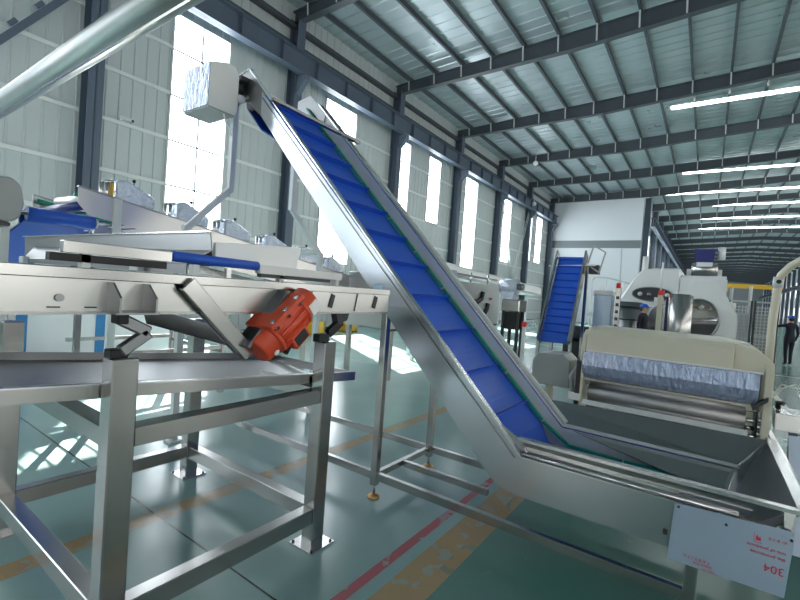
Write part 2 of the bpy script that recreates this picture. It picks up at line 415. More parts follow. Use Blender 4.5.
# head plate, with a notch, its shade put into a darker steel
hp = [(-4.20, 3.46), (-4.20, 3.755), (-3.985, 3.79), (-3.72, 3.52), (-3.756, 3.275), (-4.0, 3.47)]
MB().prism(hp, 'y', Y0+.001, Y0+.012).build('head_plate', 'steel_d', cv)
g = MB(); g.prism([(x+.0, z+.07) for x, z in hp], 'y', Y1-.012, Y1); g.build('head_plate', 'steel_d', cv)
MB().bar((-4.2, Y0+.02, 3.76), (-3.985, Y0+.02, 3.80), .05, .012).build('head_lip', 'steel_b', cv)
# far side panel, taller
dz = .125
far = [(-3.755, 3.30), (-1.05, .44), (-.96, .405), (.05, .405), (.05, .665), (-.80, .67), (-.86, .69), (-3.80, T(-3.80)+dz)]
fp = MB().prism(far, 'y', Y1, Y1+.006).build('side_panel', 'steel_w', cv)  # whitened sheet: bright reflection put into the base colour
g = MB()
fl = [(-3.86, T(-3.86)+dz), (-.86, .672), (.25, .665)]
for (xa, za), (xb, zb) in zip(fl, fl[1:]):
    g.bar((xa, Y1+.03, za), (xb, Y1+.03, zb), .07, .014)
g.build('panel_lip', 'steel_b', fp, .002)
MB().bar((-3.84, Y1+.05, T(-3.84)+dz+.008), (-.9, Y1+.05, .672+.02), .016, .012).build('edge_trim', 'dark', fp)
MB().bar((-3.84, Y1+.085, T(-3.84)+dz+.0), (-.85, Y1+.085, .672+.02), .035, .02).build('outer_rail', 'zinc', fp)
# belt loop
def off(x, d): return T(x)-d
def belt_path():
    top = [(.06, .50), (-.86, .50), (-.95, .54), (-1.02, T(-1.02)-.105), (-3.93, T(-3.93)-.10)]
    c_ = (-4.01, 3.50); r_ = .105
    head = [(c_[0]+r_*math.cos(a), c_[1]+r_*math.sin(a)) for a in [math.radians(q) for q in (45, 80, 110, 140, 170, 200, 225)]]
    ret = [(-3.84, T(-3.84)-.42), (-3.55, T(-3.55)-.285), (-1.12, T(-1.12)-.28), (-.96, .435), (.06, .435), (.095, .467)]
    return top+head+ret
bp = belt_path(); n = len(bp)
g = MB()
yb0, yb1 = Y0+.075, Y1-.03
vs = [(x, yb0, z) for x, z in bp]+[(x, yb1, z) for x, z in bp]
g.add(vs, [(i, (i+1) % n, (i+1) % n+n, i+n) for i in range(n)])
belt = g.build('belt', 'belt', cv)
sm_ = belt.modifiers.new('thickness', 'SOLIDIFY'); sm_.thickness = .012; sm_.offset = 0
dirx = Vector((-1, 0, 1)).normalized(); nor = Vector((1, 0, 1)).normalized()
k = 0
while True:
    x = -1.16-.262*k
    if x < -3.85: break
    q = Vector((x, 0, T(x)-.105))
    g = MB(); a = q+Vector((0, yb0+.01, 0)); b_ = q+Vector((0, yb1-.03, 0))
    t1 = nor*.06-dirx*.016
    g.add([a, b_, b_+t1, a+t1, a+dirx*.012, b_+dirx*.012, b_+t1+dirx*.006, a+t1+dirx*.006],
          [(0, 1, 2, 3), (7, 6, 5, 4), (0, 3, 7, 4), (1, 5, 6, 2), (3, 2, 6, 7), (0, 4, 5, 1)])
    g.build('cleat', 'belt', belt); k += 1
# belt hinge lines, a fine ridge every few centimetres
g = MB(); x = -1.05
while x > -3.84:
    q = Vector((x, 0, T(x)-.105+.006)); g.bar(q+Vector((0, yb0+.01, 0)), q+Vector((0, yb1-.02, 0)), .012, .006, up=nor); x -= .0375
o = g.build('belt_ridge', 'belt', belt); o['kind'] = 'stuff'
# green guide strip in lengths
pts = [(-1.0-.335*i, T(-1.0-.335*i)-.065) for i in range(10)]
def gbar(a, b_): MB().bar((a[0], yb1-.004, a[1]), (b_[0], yb1-.004, b_[1]), .018, .03, up=(0, 1, 0)).build('guide_strip', 'green', cv)
for a, b_ in zip(pts, pts[1:]):
    a = Vector(a); b_ = Vector(b_); gbar(a.lerp(b_, .02), a.lerp(b_, .97))
gbar((-1.0, .69), (-.80, .555)); gbar((-.80, .55), (-.42, .535)); gbar((-.41, .535), (.04, .535))
# flat cross bar near the head
MB().bar((-3.57, Y0-.02, 3.40), (-3.27, Y1+.10, 3.24), .05, .03).build('cross_bar', 'steel', cv, .003)
MB().tube([(-4.01, Y0-.02, 3.50), (-4.01, Y1+.05, 3.50)], .03).build('head_shaft', 'steel_d', cv)
MB().tube([(-4.01, yb0, 3.50), (-4.01, yb1, 3.50)], .095, 20).build('head_roller', 'dark', cv)
# gear motor box at the head, near side
mbx = MB()
mbx.prism([(2.32, 3.28), (2.32, 3.70), (2.50, 3.765), (2.59, 3.755), (2.63, 3.68), (2.63, 3.33), (2.6, 3.28)], 'x', -4.47, -4.02)
mo = mbx.build('motor_cover', 'white_p', cv, .006)
MB().box(-4.475, -4.025, 2.310, 2.319, 3.285, 3.695).build('film_cover', 'film_w', mo)
MB().box(-4.47, -4.02, 2.32, 2.60, 3.268, 3.279).build('bottom_plate', 'grey_p', mo)
g = MB(); g.tube([(-4.1, 2.62, 3.60), (-4.1, 2.735, 3.60)], .05, 16); g.box(-4.19, -4.0, 2.64, 2.72, 3.66, 3.70); g.build('shaft_flange', 'dark', mo)
MB().tube([(-4.05, 2.5, 3.27), (-4.08, 2.55, 3.20), (-4.18, 2.66, 3.19), (-4.22, 2.7, 3.12), (-4.22, 2.71, 2.6)], .009, 8).build('cable', 'white', cv)
# head legs that splay outward, then stand on the floor
for (ya, yb_, zt, zs, ze) in ((2.72, 2.27, 3.5, 2.56, 2.10), (3.56, 4.09, 3.55, 2.52, 2.03)):
    g = MB(); g.bar((-4.2, ya, zt), (-4.2, ya, zs), .06, .06); g.bar((-4.2, ya, zs+.02), (-4.2, yb_, ze), .06, .05, up=(1, 0, 0)); g.bar((-4.2, yb_, ze+.03), (-4.2, yb_, .02), .06, .06)
    g.box(-4.26, -4.14, yb_-.06, yb_+.06, 0, .02)
    g.build('head_leg', 'zinc', cv)
MB().bar((-4.2, 4.09, 2.05), (-4.75, 4.09, 2.05), .04, .04).build('head_stay', 'zinc', cv)
# floor frame
def pad_foot(x, y, par):
    g = MB(); g.tube([(x, y, .015), (x, y, .11)], .011, 8); g.build('foot_rod', 'steel_d', par)
    MB().tube([(x, y, 0), (x, y, .012), (x, y, .03)], [.05, .048, .02], 14).build('foot_pad', 'brass', par)
for (x, y, zt) in ((-2.05, Y0+.03, T(-2.05)-.31), (-2.05, Y1+.02, T(-2.05)-.30), (.03, Y0+.03, .42), (.03, Y1+.02, .41)):
    l_ = MB().box(x-.028, x+.028, y-.028, y+.028, .10, zt).build('leg', 'steel', cv, .004); pad_foot(x, y, l_)
for y in (Y0+.03, Y1+.02): MB().box(-4.17, .0, y-.02, y+.02, .145, .205).build('floor_rail', 'steel', cv, .003)
for x in (-2.05, .03): MB().box(x-.02, x+.02, Y0+.06, Y1-.01, .15, .20).build('cross_rail', 'steel', cv, .003)
MB().box(-4.22, -4.18, 2.30, 4.06, .145, .205).build('cross_rail', 'steel', cv, .003)
MB().box(-2.02, -1.25, Y0+.38, Y0+.42, .148, .20).build('cross_rail', 'steel', cv, .003)
# hopper round the lower end
g = MB(); g.sheet([(-.92, Y0+.06, .66), (.22, Y0+.06, .60), (.40, Y0+.03, .755), (-.92, Y0+.03, .755)], .006)
hw = g.build('hopper_near_wall', 'steel_h', cv)
g = MB(); g.bar((-.92, Y0+.02, .76), (.46, Y0-.03, .775), .045, .018); g.bar((-.90, Y0+.045, .70), (.25, Y0+.03, .69), .02, .03); g.tube([(-.89, Y0+.012, .672), (.2, Y0+.012, .668)], .014, 8)
g.build('hopper_rim', 'steel_b', hw)
MB().sheet([(-1.08, Y0+.035, .84), (-.90, Y0+.02, .755), (-.86, Y0+.03, .68), (-1.08, Y0+.04, .80)], .01).build('corner_fold', 'steel_b', hw)
MB().sheet([(-.86, Y1+.05, .665), (-1.12, 3.84, .80), (.40, 3.93, .80), (.235, 3.80, .61), (.22, Y1+.05, .655)], .006).build('hopper_back_wall', 'steel_d', cv)
MB().bar((-.86, Y1+.03, .682), (.235, Y1+.03, .668), .06, .016).build('hopper_lip', 'zinc', cv, .002)
MB().sheet([(-.80, Y1+.005, .66), (.22, Y1+.005, .655), (.18, Y1-.10, .50), (.05, Y1-.06, .50)], .005).build('hopper_inner_wall', 'steel_d', cv)
MB().sheet([(.415, Y0-.03, .77), (.40, 3.95, .79), (.235, 3.80, .60), (.17, 3.35, .46), (.17, Y0+.08, .46)], .006).build('hopper_end_wall', 'steel_d', cv)
MB().bar((.43, Y0-.05, .78), (.425, 4.0, .80), .055, .014).build('hopper_end_rim', 'steel_b', cv, .002)
MB().sheet([(-.1, Y0+.06, .45), (.2, Y0+.06, .45), (.2, Y1, .45), (-.1, Y1, .45)], .005).build('hopper_floor', 'steel_d', cv)
MB().sheet([(.36, Y0-.02, .76), (.40, Y0-.03, .77), (.395, Y0-.05, .58), (.37, Y0-.05, .58)], .01).build('end_bracket', 'steel', cv)
MB().bar((.20, Y0+.03, .63), (.37, Y0-.02, .60), .04, .06).build('end_bracket', 'steel', cv)
# film covered end panel with printed text
ep = MB().prism([(-.062, .672), (.385, .692), (.395, .66), (.378, .387), (-.076, .383)], 'y', 2.644, 2.654).build('end_cover', 'film', cv)
def text(body, loc, size, m, rot, par, name='printed_text'):
    cu = bpy.data.curves.new(name, 'FONT'); cu.body = body; cu.size = size; cu.extrude = .0004
    tmp = bpy.data.objects.new('t', cu); COL.objects.link(tmp)
    dg = bpy.context.evaluated_depsgraph_get(); me = bpy.data.meshes.new_from_object(tmp.evaluated_get(dg))
    bpy.data.objects.remove(tmp); me.name = name
    me.transform(Matrix.Translation(loc) @ Euler(rot).to_matrix().to_4x4())
    root = par
    while root.parent is not None: root = root.parent
    me.transform(Matrix.Translation(-Vector(root.location)))
    me.materials.clear(); me.materials.append(M[m]); o = bpy.data.objects.new(name, me); COL.objects.link(o); o.parent = par
    return o
up180 = (PI/2, PI, 0)
for body, x, z, sz in (('304', .372, .515, .05), ('the protective', .372, .562, .022), ('ons of products', .372, .590, .022), ('#1 & 2 B', .372, .640, .018),
                       ('F & B 0 1 F A', .10, .435, .02), ('leave the', .11, .414, .021), ('film on', .12, .394, .018)):
    text(body, (x, 2.6425, z), sz, 'red', up180, ep)
g = MB(); g.box(.255, .285, 2.6425, 2.6435, .60, .602); g.box(.255, .257, 2.6425, 2.6435, .60, .64); g.prism([(.262, .612), (.282, .612), (.278, .632), (.272, .622), (.268, .636), (.264, .63)], 'y', 2.6425, 2.6435); g.build('printed_mark', 'red', ep)
for x, z in ((-.045, .660), (.15, .640), (.385, .655)): MB().tube([(x, 2.645, z), (x, 2.638, z)], .006, 10).build('bolt', 'black', ep)
MB().box(-.105, -.085, Y0-.012, Y0, .47, .50).build('latch', 'dark', sp)

# ================================================================== vibrating feeder on its stainless stand
fx0, fx1, fy0, fy1 = -1.9, -3.47, .768, 1.945
st = thing('vibrating_feeder', 'long stainless vibrating trough on square legs with springs, left foreground', 'feeder', (-2.65, 1.4, 0))
def foot_plate(x0, x1, y0, y1, par):
    pl = MB().box(x0-.05, x1+.05, y0-.05, y1+.05, 0, .012).build('base_plate', 'steel_b', par)
    for dx in (x0-.032, x1+.032):
        for dy in (y0-.032, y1+.032):
            MB().tube([(dx, dy, .012), (dx, dy, .02)], .009, 8).build('bolt', 'black', pl)
for (xa, xb, zt) in ((fx0-.1, fx0, 1.295), (fx1, fx1+.1, 1.295)):
    for ya, yb_ in ((fy0, fy0+.1), (fy1, fy1+.1)):
        l_ = MB().box(xa, xb, ya, yb_, .0, zt).build('leg', 'steel', st, .006); foot_plate(xa, xb, ya, yb_, l_)
for xa in (fx0-.09, fx1+.01):
    MB().box(xa, xa+.08, fy0+.1, fy1, .155, .25).build('lower_rail', 'steel', st, .004)
    MB().box(xa, xa+.08, fy0+.1, fy1, .915, 1.0).build('upper_rail', 'steel', st, .004)
    MB().box(xa+.0, xa+.08, -.6, fy0, .915, 1.0).build('upper_rail', 'steel', st, .004) if 0 else None
for ya in (fy0+.01, fy1+.01):
    MB().box(fx1+.1, fx0-.1, ya, ya+.08, .155, .25).build('cross_rail', 'steel', st, .004)
    MB().box(fx1+.1, fx0-.1, ya, ya+.08, .915, 1.0).build('cross_rail', 'steel', st, .004)
# trough
ty0, ty1 = -.5, 2.56
MB().box(fx0-.006, fx0, ty0, ty1, 1.485, 1.606).build('side_plate', 'steel_h', st)
MB().box(fx0-.03, fx0+.012, ty0, ty1, 1.606, 1.648).build('top_rail', 'steel', st, .003)
MB().box(fx0-.01, fx0+.008, ty0, ty1, 1.474, 1.486).build('bottom_fold', 'steel', st)
MB().box(-2.9, fx0-.006, ty0, ty1, 1.50, 1.508).build('trough_floor', 'steel_d', st)
MB().box(-2.91, -2.90, ty0, ty1, 1.485, 1.648).build('side_plate', 'steel_h', st)
for y in (1.79, 2.20): MB().bar((fx0+.002, y-.012, 1.49), (fx0+.002, y+.012, 1.606), .006, .006, up=(1, 0, 0)).build('seam', 'dark', st)
for y in (1.97, 2.40): MB().bar((fx0+.003, y-.012, 1.512), (fx0+.003, y+.012, 1.592), .034, .006, up=(1, 0, 0)).build('slot_cover', 'dark', st)
MB().tube([(fx0, .58, 1.535), (fx0+.012, .58, 1.535)], .014, 12).build('bolt', 'steel_d', st)
for y0_, y1_ in ((.545, .585), (.66, .70)): MB().box(fx0+.0, fx0+.003, y0_, y1_, 1.498, 1.503).build('drain_slot', 'black', st)
for y in (.735, .865):
    MB().prism([(fx0, 1.60), (fx0+.05, 1.60), (fx0+.12, 1.545), (fx0+.12, 1.49), (fx0, 1.485)], 'y', y-.004, y+.004).build('gusset', 'steel_d', st)
MB().box(fx0, fx0+.12, .72, .88, 1.482, 1.49).build('gusset_base', 'steel_d', st)
def spring_arm(y, z, dy, dz, yb_, zb):
    a = MB(); a.box(fx0-.05, fx0+.02, y-.02, y+.02, z-.02, z+.025); a.build('rubber_mount', 'black', st, .004)
    MB().bar((fx0-.02, y, z), (fx0-.02, y+dy, z+dz), .05, .035, up=(1, 0, 0)).build('spring_arm', 'steel_d', st, .006)
    MB().bar((fx0-.02, y+dy, z+dz), (fx0-.02, yb_, zb), .05, .035, up=(1, 0, 0)).build('spring_arm', 'steel_d', st, .006)
    MB().box(fx0-.07, fx0-.01, yb_-.04, yb_+.03, 1.295, zb+.01).build('rubber_mount', 'black', st, .004)
spring_arm(.79, 1.455, .115, -.06, .80, 1.32)
g = MB(); g.prism([(2.03, 1.485), (2.16, 1.485), (2.14, 1.43), (2.06, 1.40)], 'x', fx0-.06, fx0-.01); g.build('spring_bracket', 'dark', st)
MB().bar((fx0-.03, 2.10, 1.42), (fx0-.03, 1.99, 1.345), .05, .035, up=(1, 0, 0)).build('spring_arm', 'black', st)
MB().box(fx0-.07, fx0-.01, 1.90, 1.99, 1.295, 1.345).build('rubber_mount', 'black', st, .004)
# diagonal struts carrying the motor, plate and edge in darker steel
MB().bar((fx0+.03, 1.03, 1.612), (fx0+.03, 1.375, 1.27), .03, .075, up=(0, 1, 1)).build('diagonal_strut', 'steel', st, .003)
MB().bar((fx0-.01, 1.0, 1.612), (fx0-.01, 1.33, 1.285), .02, .03, up=(0, 1, 1)).build('strut_edge', 'steel_d', st)
MB().bar((fx0+.03, 1.565, 1.60), (fx0+.03, 1.33, 1.315), .11, .02, up=(0, -1, 1)).build('motor_plate', 'steel_d', st, .003)
# vibration motor, axis along its tilt
mc = Vector((fx0+.055, 1.575, 1.425)); ax = Vector((0, .31, .275)).normalized(); pn = Vector((0, .275, -.31)).normalized(); ex = Vector((1, 0, 0))
def L(a, b_, c_): return mc+ax*a+pn*b_+ex*c_
g = MB()
g.tube([L(-.195, 0, 0), L(-.185, 0, 0), L(-.11, 0, 0), L(-.105, 0, 0)], [.06, .072, .074, .078], 20)
g.tube([L(-.105, 0, 0), L(.10, 0, 0)], .084, 20)
g.tube([L(.10, 0, 0), L(.11, 0, 0), L(.185, 0, 0), L(.195, 0, 0)], [.082, .076, .072, .06], 20)
for a in (-.105, .10): g.tube([L(a-.008, 0, 0), L(a+.008, 0, 0)], .09, 20)
mot = g.build('vibration_motor', 'orange', st)
g = MB(); g.bar(L(-.12, -.085, 0), L(.12, -.085, 0), .19, .022, up=pn); g.bar(L(-.1, -.06, .0), L(.1, -.06, .0), .15, .05, up=pn); g.build('motor_foot', 'orange', mot, .004)
for a in (-.085, 0.0, .085): MB().tube([L(a, -.10, .075), L(a, -.052, .075)], .013, 8).build('bolt', 'steel_b', mot)
for k in range(7):
    an = -.9+k*.45
    g = MB(); r_ = pn*math.cos(an)+ex*math.sin(an); g.bar(mc+ax*-.09+r_*.088, mc+ax*.085+r_*.088, .006, .016, up=r_); g.build('cooling_rib', 'orange', mot)
g = MB(); g.bar(L(-.06, .075, .04), L(.05, .075, .04), .075, .075, up=ex); tb = g.build('terminal_box', 'orange', mot, .006)
MB().bar(L(-.045, .078, .0775), L(.035, .078, .0775), .05, .004, up=ex).build('name_plate', 'black', tb)
MB().tube([L(-.06, .10, .02), L(-.095, .11, .02)], .014, 10).build('cable_gland', 'black', tb)
MB().tube([L(-.15, .035, .066), L(-.15, .038, .0725)], .014, 12).build('cap_label', 'white', mot)
MB().bar(L(.12, .02, .074), L(.18, .02, .074), .06, .006, up=ex).build('warning_label', 'white', mot)
rl = Vector(mc)-Vector(st.location)
def grow(o):
    for v in o.data.vertices: v.co = rl+(v.co-rl)*1.1+Vector((0.01, -.02, 0.005))
    for c_ in kids(o): grow(c_)
grow(mot)
# ---------------------------------------------------------------- collecting tray hung inside the stand
def tz(y): return 1.202-.080*(y-.43)
tr_ = MB().sheet([(-2.01, -.3, tz(-.3)-.042), (-2.01, 2.37, tz(2.37)-.042), (-2.48, 2.37, tz(2.37)-.085), (-2.48, -.3, tz(-.3)-.085)], .004).sheet([(-2.48, -.3, tz(-.3)-.085), (-2.48, 2.37, tz(2.37)-.085), (-2.95, 2.37, tz(2.37)-.042), (-2.95, -.3, tz(-.3)-.042)], .004).build('collecting_tray', 'steel_d', st)
g = MB(); g.prism([(-.3, tz(-.3)-.058), (2.37, tz(2.37)-.058), (2.37, tz(2.37)), (-.3, tz(-.3))], 'x', -2.012, -2.005); g.build('front_lip', 'steel', tr_)
MB().bar((-2.015, -.3, tz(-.3)), (-2.015, 2.37, tz(2.37)), .03, .006).build('lip_fold', 'steel_b', tr_)
MB().prism([(-.3, tz(-.3)-.058), (2.37, tz(2.37)-.058), (2.37, tz(2.37)), (-.3, tz(-.3))], 'x', -2.96, -2.95).build('back_lip', 'steel_d', tr_)
MB().sheet([(-2.95, 2.37, tz(2.37)), (-2.01, 2.37, tz(2.37)), (-2.01, 2.37, tz(2.37)-.058), (-2.95, 2.37, tz(2.37)-.058)], .006).build('end_lip', 'steel', tr_)
for y in (.80, 1.93): MB().box(-2.02, -2.005, y, y+.03, 1.0, tz(y)-.02).build('tray_bracket', 'dark', tr_)
MB().sheet([(-2.25, 1.05, 1.40), (-2.25, 1.60, 1.235), (-2.75, 1.88, 1.27), (-2.75, 1.25, 1.45)], .006).build('deflector_plate', 'dark', tr_)

# ================================================================== cross chute and slim discharge belt lying on the trough
ch = thing('cross_chute', 'folded stainless chute plate standing across the vibrating trough, before the air dryer', 'chute', (-3.2, 1.22, 1.648))
g = MB(); g.prism([(-4.85, 1.72), (-4.6, 1.655), (-1.985, 1.70), (-2.03, 1.868), (-4.865, 1.875)], 'y', 1.22, 1.226); g.build('back_plate', 'steel_d', ch)
MB().bar((-4.865, 1.215, 1.877), (-2.03, 1.215, 1.870), .022, .008).build('plate_lip', 'steel_b', ch)
MB().sheet([(-4.6, 1.216, 1.78), (-2.0, 1.216, 1.775), (-2.0, 1.10, 1.70), (-4.4, 1.10, 1.68)], .004).build('slope_plate', 'steel_d', ch)
MB().prism([(-4.4, 1.655), (-2.0, 1.652), (-2.0, 1.70), (-4.4, 1.68)], 'y', 1.095, 1.10).build('front_skirt', 'steel_d', ch)
for x in (-4.3, -2.45): MB().box(x-.05, x+.05, 1.06, 1.095, 1.65, 1.70).build('clip', 'zinc', ch, .004)
ec = tag(MB().prism([(1.24, 1.70), (1.76, 1.712), (1.79, 1.86), (1.24, 1.82)], 'x', -2.03, -2.0).build('end_board', 'white', None, .003), 'white plastic end board standing on the trough right of the folded chute plate', 'board')
ec.location.z = 1.70
db = thing('slim_belt_conveyor', 'slim horizontal belt conveyor with blue belt end lying along the trough edge', 'conveyor', (-1.96, 1.5, 1.648))
MB().box(-1.985, -1.945, .60, 1.0, 1.70, 1.745).build('side_rail', 'steel', db, .002)
MB().box(-1.99, -1.95, .56, .98, 1.668, 1.698).build('under_rail', 'black', db)
MB().tube([(-1.965, 1.005, 1.728), (-1.965, 1.46, 1.722)], .024, 14).build('blue_belt', 'belt', db)
MB().box(-1.99, -1.945, 1.465, 2.10, 1.685, 1.73).build('side_rail', 'white_p', db, .002)
MB().box(-1.99, -1.95, 1.48, 2.0, 1.665, 1.684).build('under_rail', 'dark', db)
for y in (.66, 1.1, 1.6, 2.05): MB().box(-1.985, -1.95, y, y+.03, 1.648, 1.70).build('mount_block', 'zinc', db)
# ================================================================== short rising belt conveyor behind the trough
bc = thing('belt_conveyor', 'short rising conveyor with wide blue belt and grey motor housing, at the left edge', 'conveyor', (-5.6, 1.5, 0))
g = MB(); g.tube([(-5.01, 1.26, 2.09), (-5.01, 1.78, 2.09)], .066, 20); g.bar((-5.04, 1.52, 2.14), (-7.6, 1.52, 1.60), .52, .010); g.bar((-5.06, 1.52, 2.03), (-7.6, 1.52, 1.46), .52, .010)
g.build('belt', 'belt', bc)
MB().tube([(-5.01, 1.20, 2.09), (-5.01, 1.805, 2.09)], .016, 8).build('roller_shaft', 'steel_d', bc)
MB().tube([(-5.01, 1.79, 2.09), (-5.01, 1.81, 2.09)], .045, 12).build('bearing', 'zinc', bc)
for y in (1.24, 1.796): MB().bar((-5.14, y, 2.05), (-7.6, y, 1.51), .010, .09).build('side_rail', 'steel_b', bc)
g = MB(); g.prism([(.85, 2.02), (.85, 2.34), (1.10, 2.355), (1.165, 2.30), (1.19, 2.15), (1.165, 2.03), (1.11, 1.98)], 'x', -5.2, -4.8); mh = g.build('motor_housing', 'grey_p', bc, .015)
MB().box(-5.17, -4.83, .86, 1.11, 1.95, 1.98).build('housing_base', 'dark', mh)
MB().box(-5.20, -5.14, 1.12, 1.18, .0, 1.97).build('post', 'zinc', bc)
for x, y in ((-7.5, 1.27), (-7.5, 1.77), (-5.25, 1.77)): MB().box(x-.03, x+.03, y-.025, y+.025, 0, 1.47 if x < -6 else 1.96).build('leg', 'steel', bc)
# ================================================================== air dryer line descending away along the left
dr = thing('air_dryer_conveyor', 'long stainless air dryer line with film-wrapped blowers descending away behind the trough', 'dryer', (-6.3, 4.5, 0))
XA, XB, YA, YZ = -5.6, -7.06, 1.83, 6.25
def az(y): return 2.512-.152*(y-1.82)
for x in (XA, XB):
    g = MB(); g.prism([(YA, az(YA)-.17), (YA+.1, az(YA+.1)-.27), (YZ, az(YZ)-.27), (YZ, az(YZ)), (YA, az(YA))], 'x', x-.006, x); q = g.build('side_plate', 'steel_h', dr)
    MB().bar((x-.02, YA, az(YA)+.007), (x-.02, YZ, az(YZ)+.007), .06, .016).build('plate_lip', 'steel_d', q)
    MB().bar((x-.01, 2.0, az(2.0)-.40), (x-.01, YZ, az(YZ)-.40), .03, .11).build('lower_rail', 'steel', q)
    for i, y in enumerate((2.25, 3.16, 4.0, 4.9)): MB().tube([(x, y, az(y)-.14), (x+.008, y, az(y)-.14)], .012, 8).build('bolt', 'steel_d', q)
MB().box(XB, XB+.01, YA-.01, YA, az(YA)-.20, az(YA)+.01).build('end_plate', 'white_p', dr)
xm = (XA+XB)/2
g = MB()
for k in range(27): yk = YA+.16+.16*k; g.bar((XB+.03, yk, az(yk)-.14), (XA-.03, yk, az(yk)-.14), .03, .012)  # belt opened into spaced slats so sun falls through in bars
g.tube([(XB+.05, YA+.09, az(YA)-.18), (XA-.05, YA+.09, az(YA)-.18)], .05, 14); g.build('belt', 'belt_d', dr)
MB().tube([(XB+.15, 2.07, az(2.07)-.02), (XA-.12, 2.07, az(2.07)-.05)], .075, 16).build('drum_motor', 'zinc', dr)
for x in (XB+.08, XA-.18): MB().bar((x, YA+.02, az(YA)-.06), (x, 2.8, az(2.8)-.06), .03, .04).build('guide_strip', 'green', dr)
MB().box(XA+.002, XA+.04, 2.17, 2.25, 0.0, az(2.2)-.0).build('post', 'zinc', dr)
for y in (3.69, 5.21):
    for x in (XA-.03, XB+.03): MB().box(x-.035, x+.035, y-.035, y+.035, 0, az(y)-.45).build('leg', 'steel', dr)
for x in (XA-.03, XB+.03):
    MB().box(x-.025, x+.025, 2.25, 5.21, .63, .68).build('stand_rail', 'steel', dr); MB().box(x-.025, x+.025, 2.25, 5.21, .20, .25).build('stand_rail', 'steel', dr)
for y in (3.69, 5.21): MB().box(XB+.05, XA-.06, y-.025, y+.025, .57, .62).build('cross_rail', 'steel', dr)
for i, yc in enumerate((2.41, 3.13, 3.81, 4.53, 5.23, 5.90)):
    z = az(yc)+.012; x = XA-.17
    g = MB()
    g.prism([(yc-.20, z+.0), (yc-.20, z+.24), (yc-.10, z+.27), (yc+.24, z+.12), (yc+.24, z-.02)], 'x', x-.13, x+.13)
    bl = g.build('blower', 'film_t', dr, .02)
    MB().tube([(x+.03, yc-.06, z+.12), (x+.03, yc+.20, z+.08)], [.10, .085], 14).build('blower_motor', 'film_w', bl)
    for dy in (-.33, -.27): MB().tube([(x+.07, yc+dy, z-.01), (x+.07, yc+dy, z+.20)], .024, 8).build('duct', 'steel_b', bl)
    MB().tube([(x+.07, yc-.33, z+.20), (x+.07, yc-.21, z+.23)], .021, 8).build('duct_top', 'steel_b', bl)
    g = MB(); g.tube([(x, yc+.04, z+.18), (x, yc+.04, z+.29)], .007, 6); g.ball((x, yc+.04, z+.295), .022, 8); g.build('knob', 'black', bl)
    if i == 0: MB().box(x+.06, x+.13, yc-.245, yc-.225, z+.0, z+.20).build('yellow_tag', 'yellow', bl)
# ================================================================== overhead pipe, wall camera
pp = thing('overhead_pipe', 'thick galvanised pipe crossing overhead in the upper left corner', 'pipe', (-4.5, 1.07, 2.9))
MB().tube([(-12.2, 1.09, 3.0), (-7, 1.08, 3.0), (-4, 1.07, 3.0), (-.2, 1.055, 3.0)], .083, 24).build('pipe', 'galv', pp)
MB().bar((-12.2, 1.08, 2.914), (-.2, 1.05, 2.914), .012, .008).build('seam_strip', 'steel_b', pp)
for x in (-11.8, .1-.4): MB().tube([(x, 1.06, 3.08), (x, 1.06, roof_z(x)-.05)], .012, 6).build('hanger_rod', 'zinc', pp)
cc = thing('wall_camera', 'small white security camera on the wall rail right of the first column', 'camera', (-12.14, 4.85, 5.36))
MB().box(-12.24, -12.16, 4.75, 4.8, 5.345, 5.41).build('bracket', 'white_p', cc); MB().bar((-12.16, 4.75, 5.42), (-12.05, 4.98, 5.38), .07, .07).build('body', 'white_p', cc)
MB().tube([(-12.055, 4.97, 5.38), (-12.03, 5.02, 5.37)], .03, 10).build('lens', 'black', cc)

# ================================================================== roller washing machine right of the hopper
rw = thing('roller_washer', 'cream roller washing machine with blue film-covered hood, behind the hopper at right', 'washing machine', (-.25, 4.6, 0))
g = MB(); g.prism([(4.06, 1.235), (4.10, 1.395), (4.15, 1.435), (4.30, 1.45), (4.95, 1.44), (4.95, .95), (4.25, .95), (4.25, 1.2)], 'x', -.84, .19)
hood = g.build('hood', 'cream', rw, .006)
MB().prism([(4.05, .62), (4.05, 1.2), (4.10, 1.38), (4.18, 1.42), (4.30, 1.42), (4.30, .62)], 'x', -.875, -.842).build('hood_end', 'cream', hood, .004)
g = MB(); g.prism([(.19, .95), (.19, 1.437), (.33, 1.405), (.41, 1.33), (.425, 1.25), (.415, .95)], 'y', 4.12, 4.95); g.build('hood_end', 'cream', hood, .006)
MB().bar((-.83, 4.06, 1.243), (.36, 4.06, 1.243), .03, .012).build('hood_lip', 'white_p', hood)
g = MB(); prof = [(4.04, 1.235), (4.02, 1.12), (4.045, 1.05), (4.09, 1.005), (4.12, 1.0), (4.12, 1.235)]
g.prism(prof, 'x', -.85, .345); g.build('film_hood', 'film_w', hood, .004)
MB().bar((-.84, 4.06, .998), (.29, 4.06, .998), .012, .012).build('film_edge', 'cream', hood)
for i, (y, z, r_, m_) in enumerate(((4.16, .955, .045, 'roll'), (4.11, .885, .05, 'roll'), (4.16, .82, .045, 'roll'), (4.09, .775, .03, 'steel'))):
    ro = MB().tube([(-.80, y, z), (.285, y, z)], r_, 18).build('roller', m_, rw); MB().tube([(.28, y, z), (.345, y, z)], .016, 10).build('roller_shaft', 'steel_b', ro)
MB().sheet([(-.82, 3.965, .80), (.30, 3.965, .80), (.30, 4.035, .825), (-.82, 4.035, .825)], .006).build('front_sill', 'white_p', rw)
MB().prism([(4.12, .70), (4.12, 1.24), (4.30, 1.30), (4.30, .70)], 'x', .345, .36).build('end_frame', 'dark', rw)
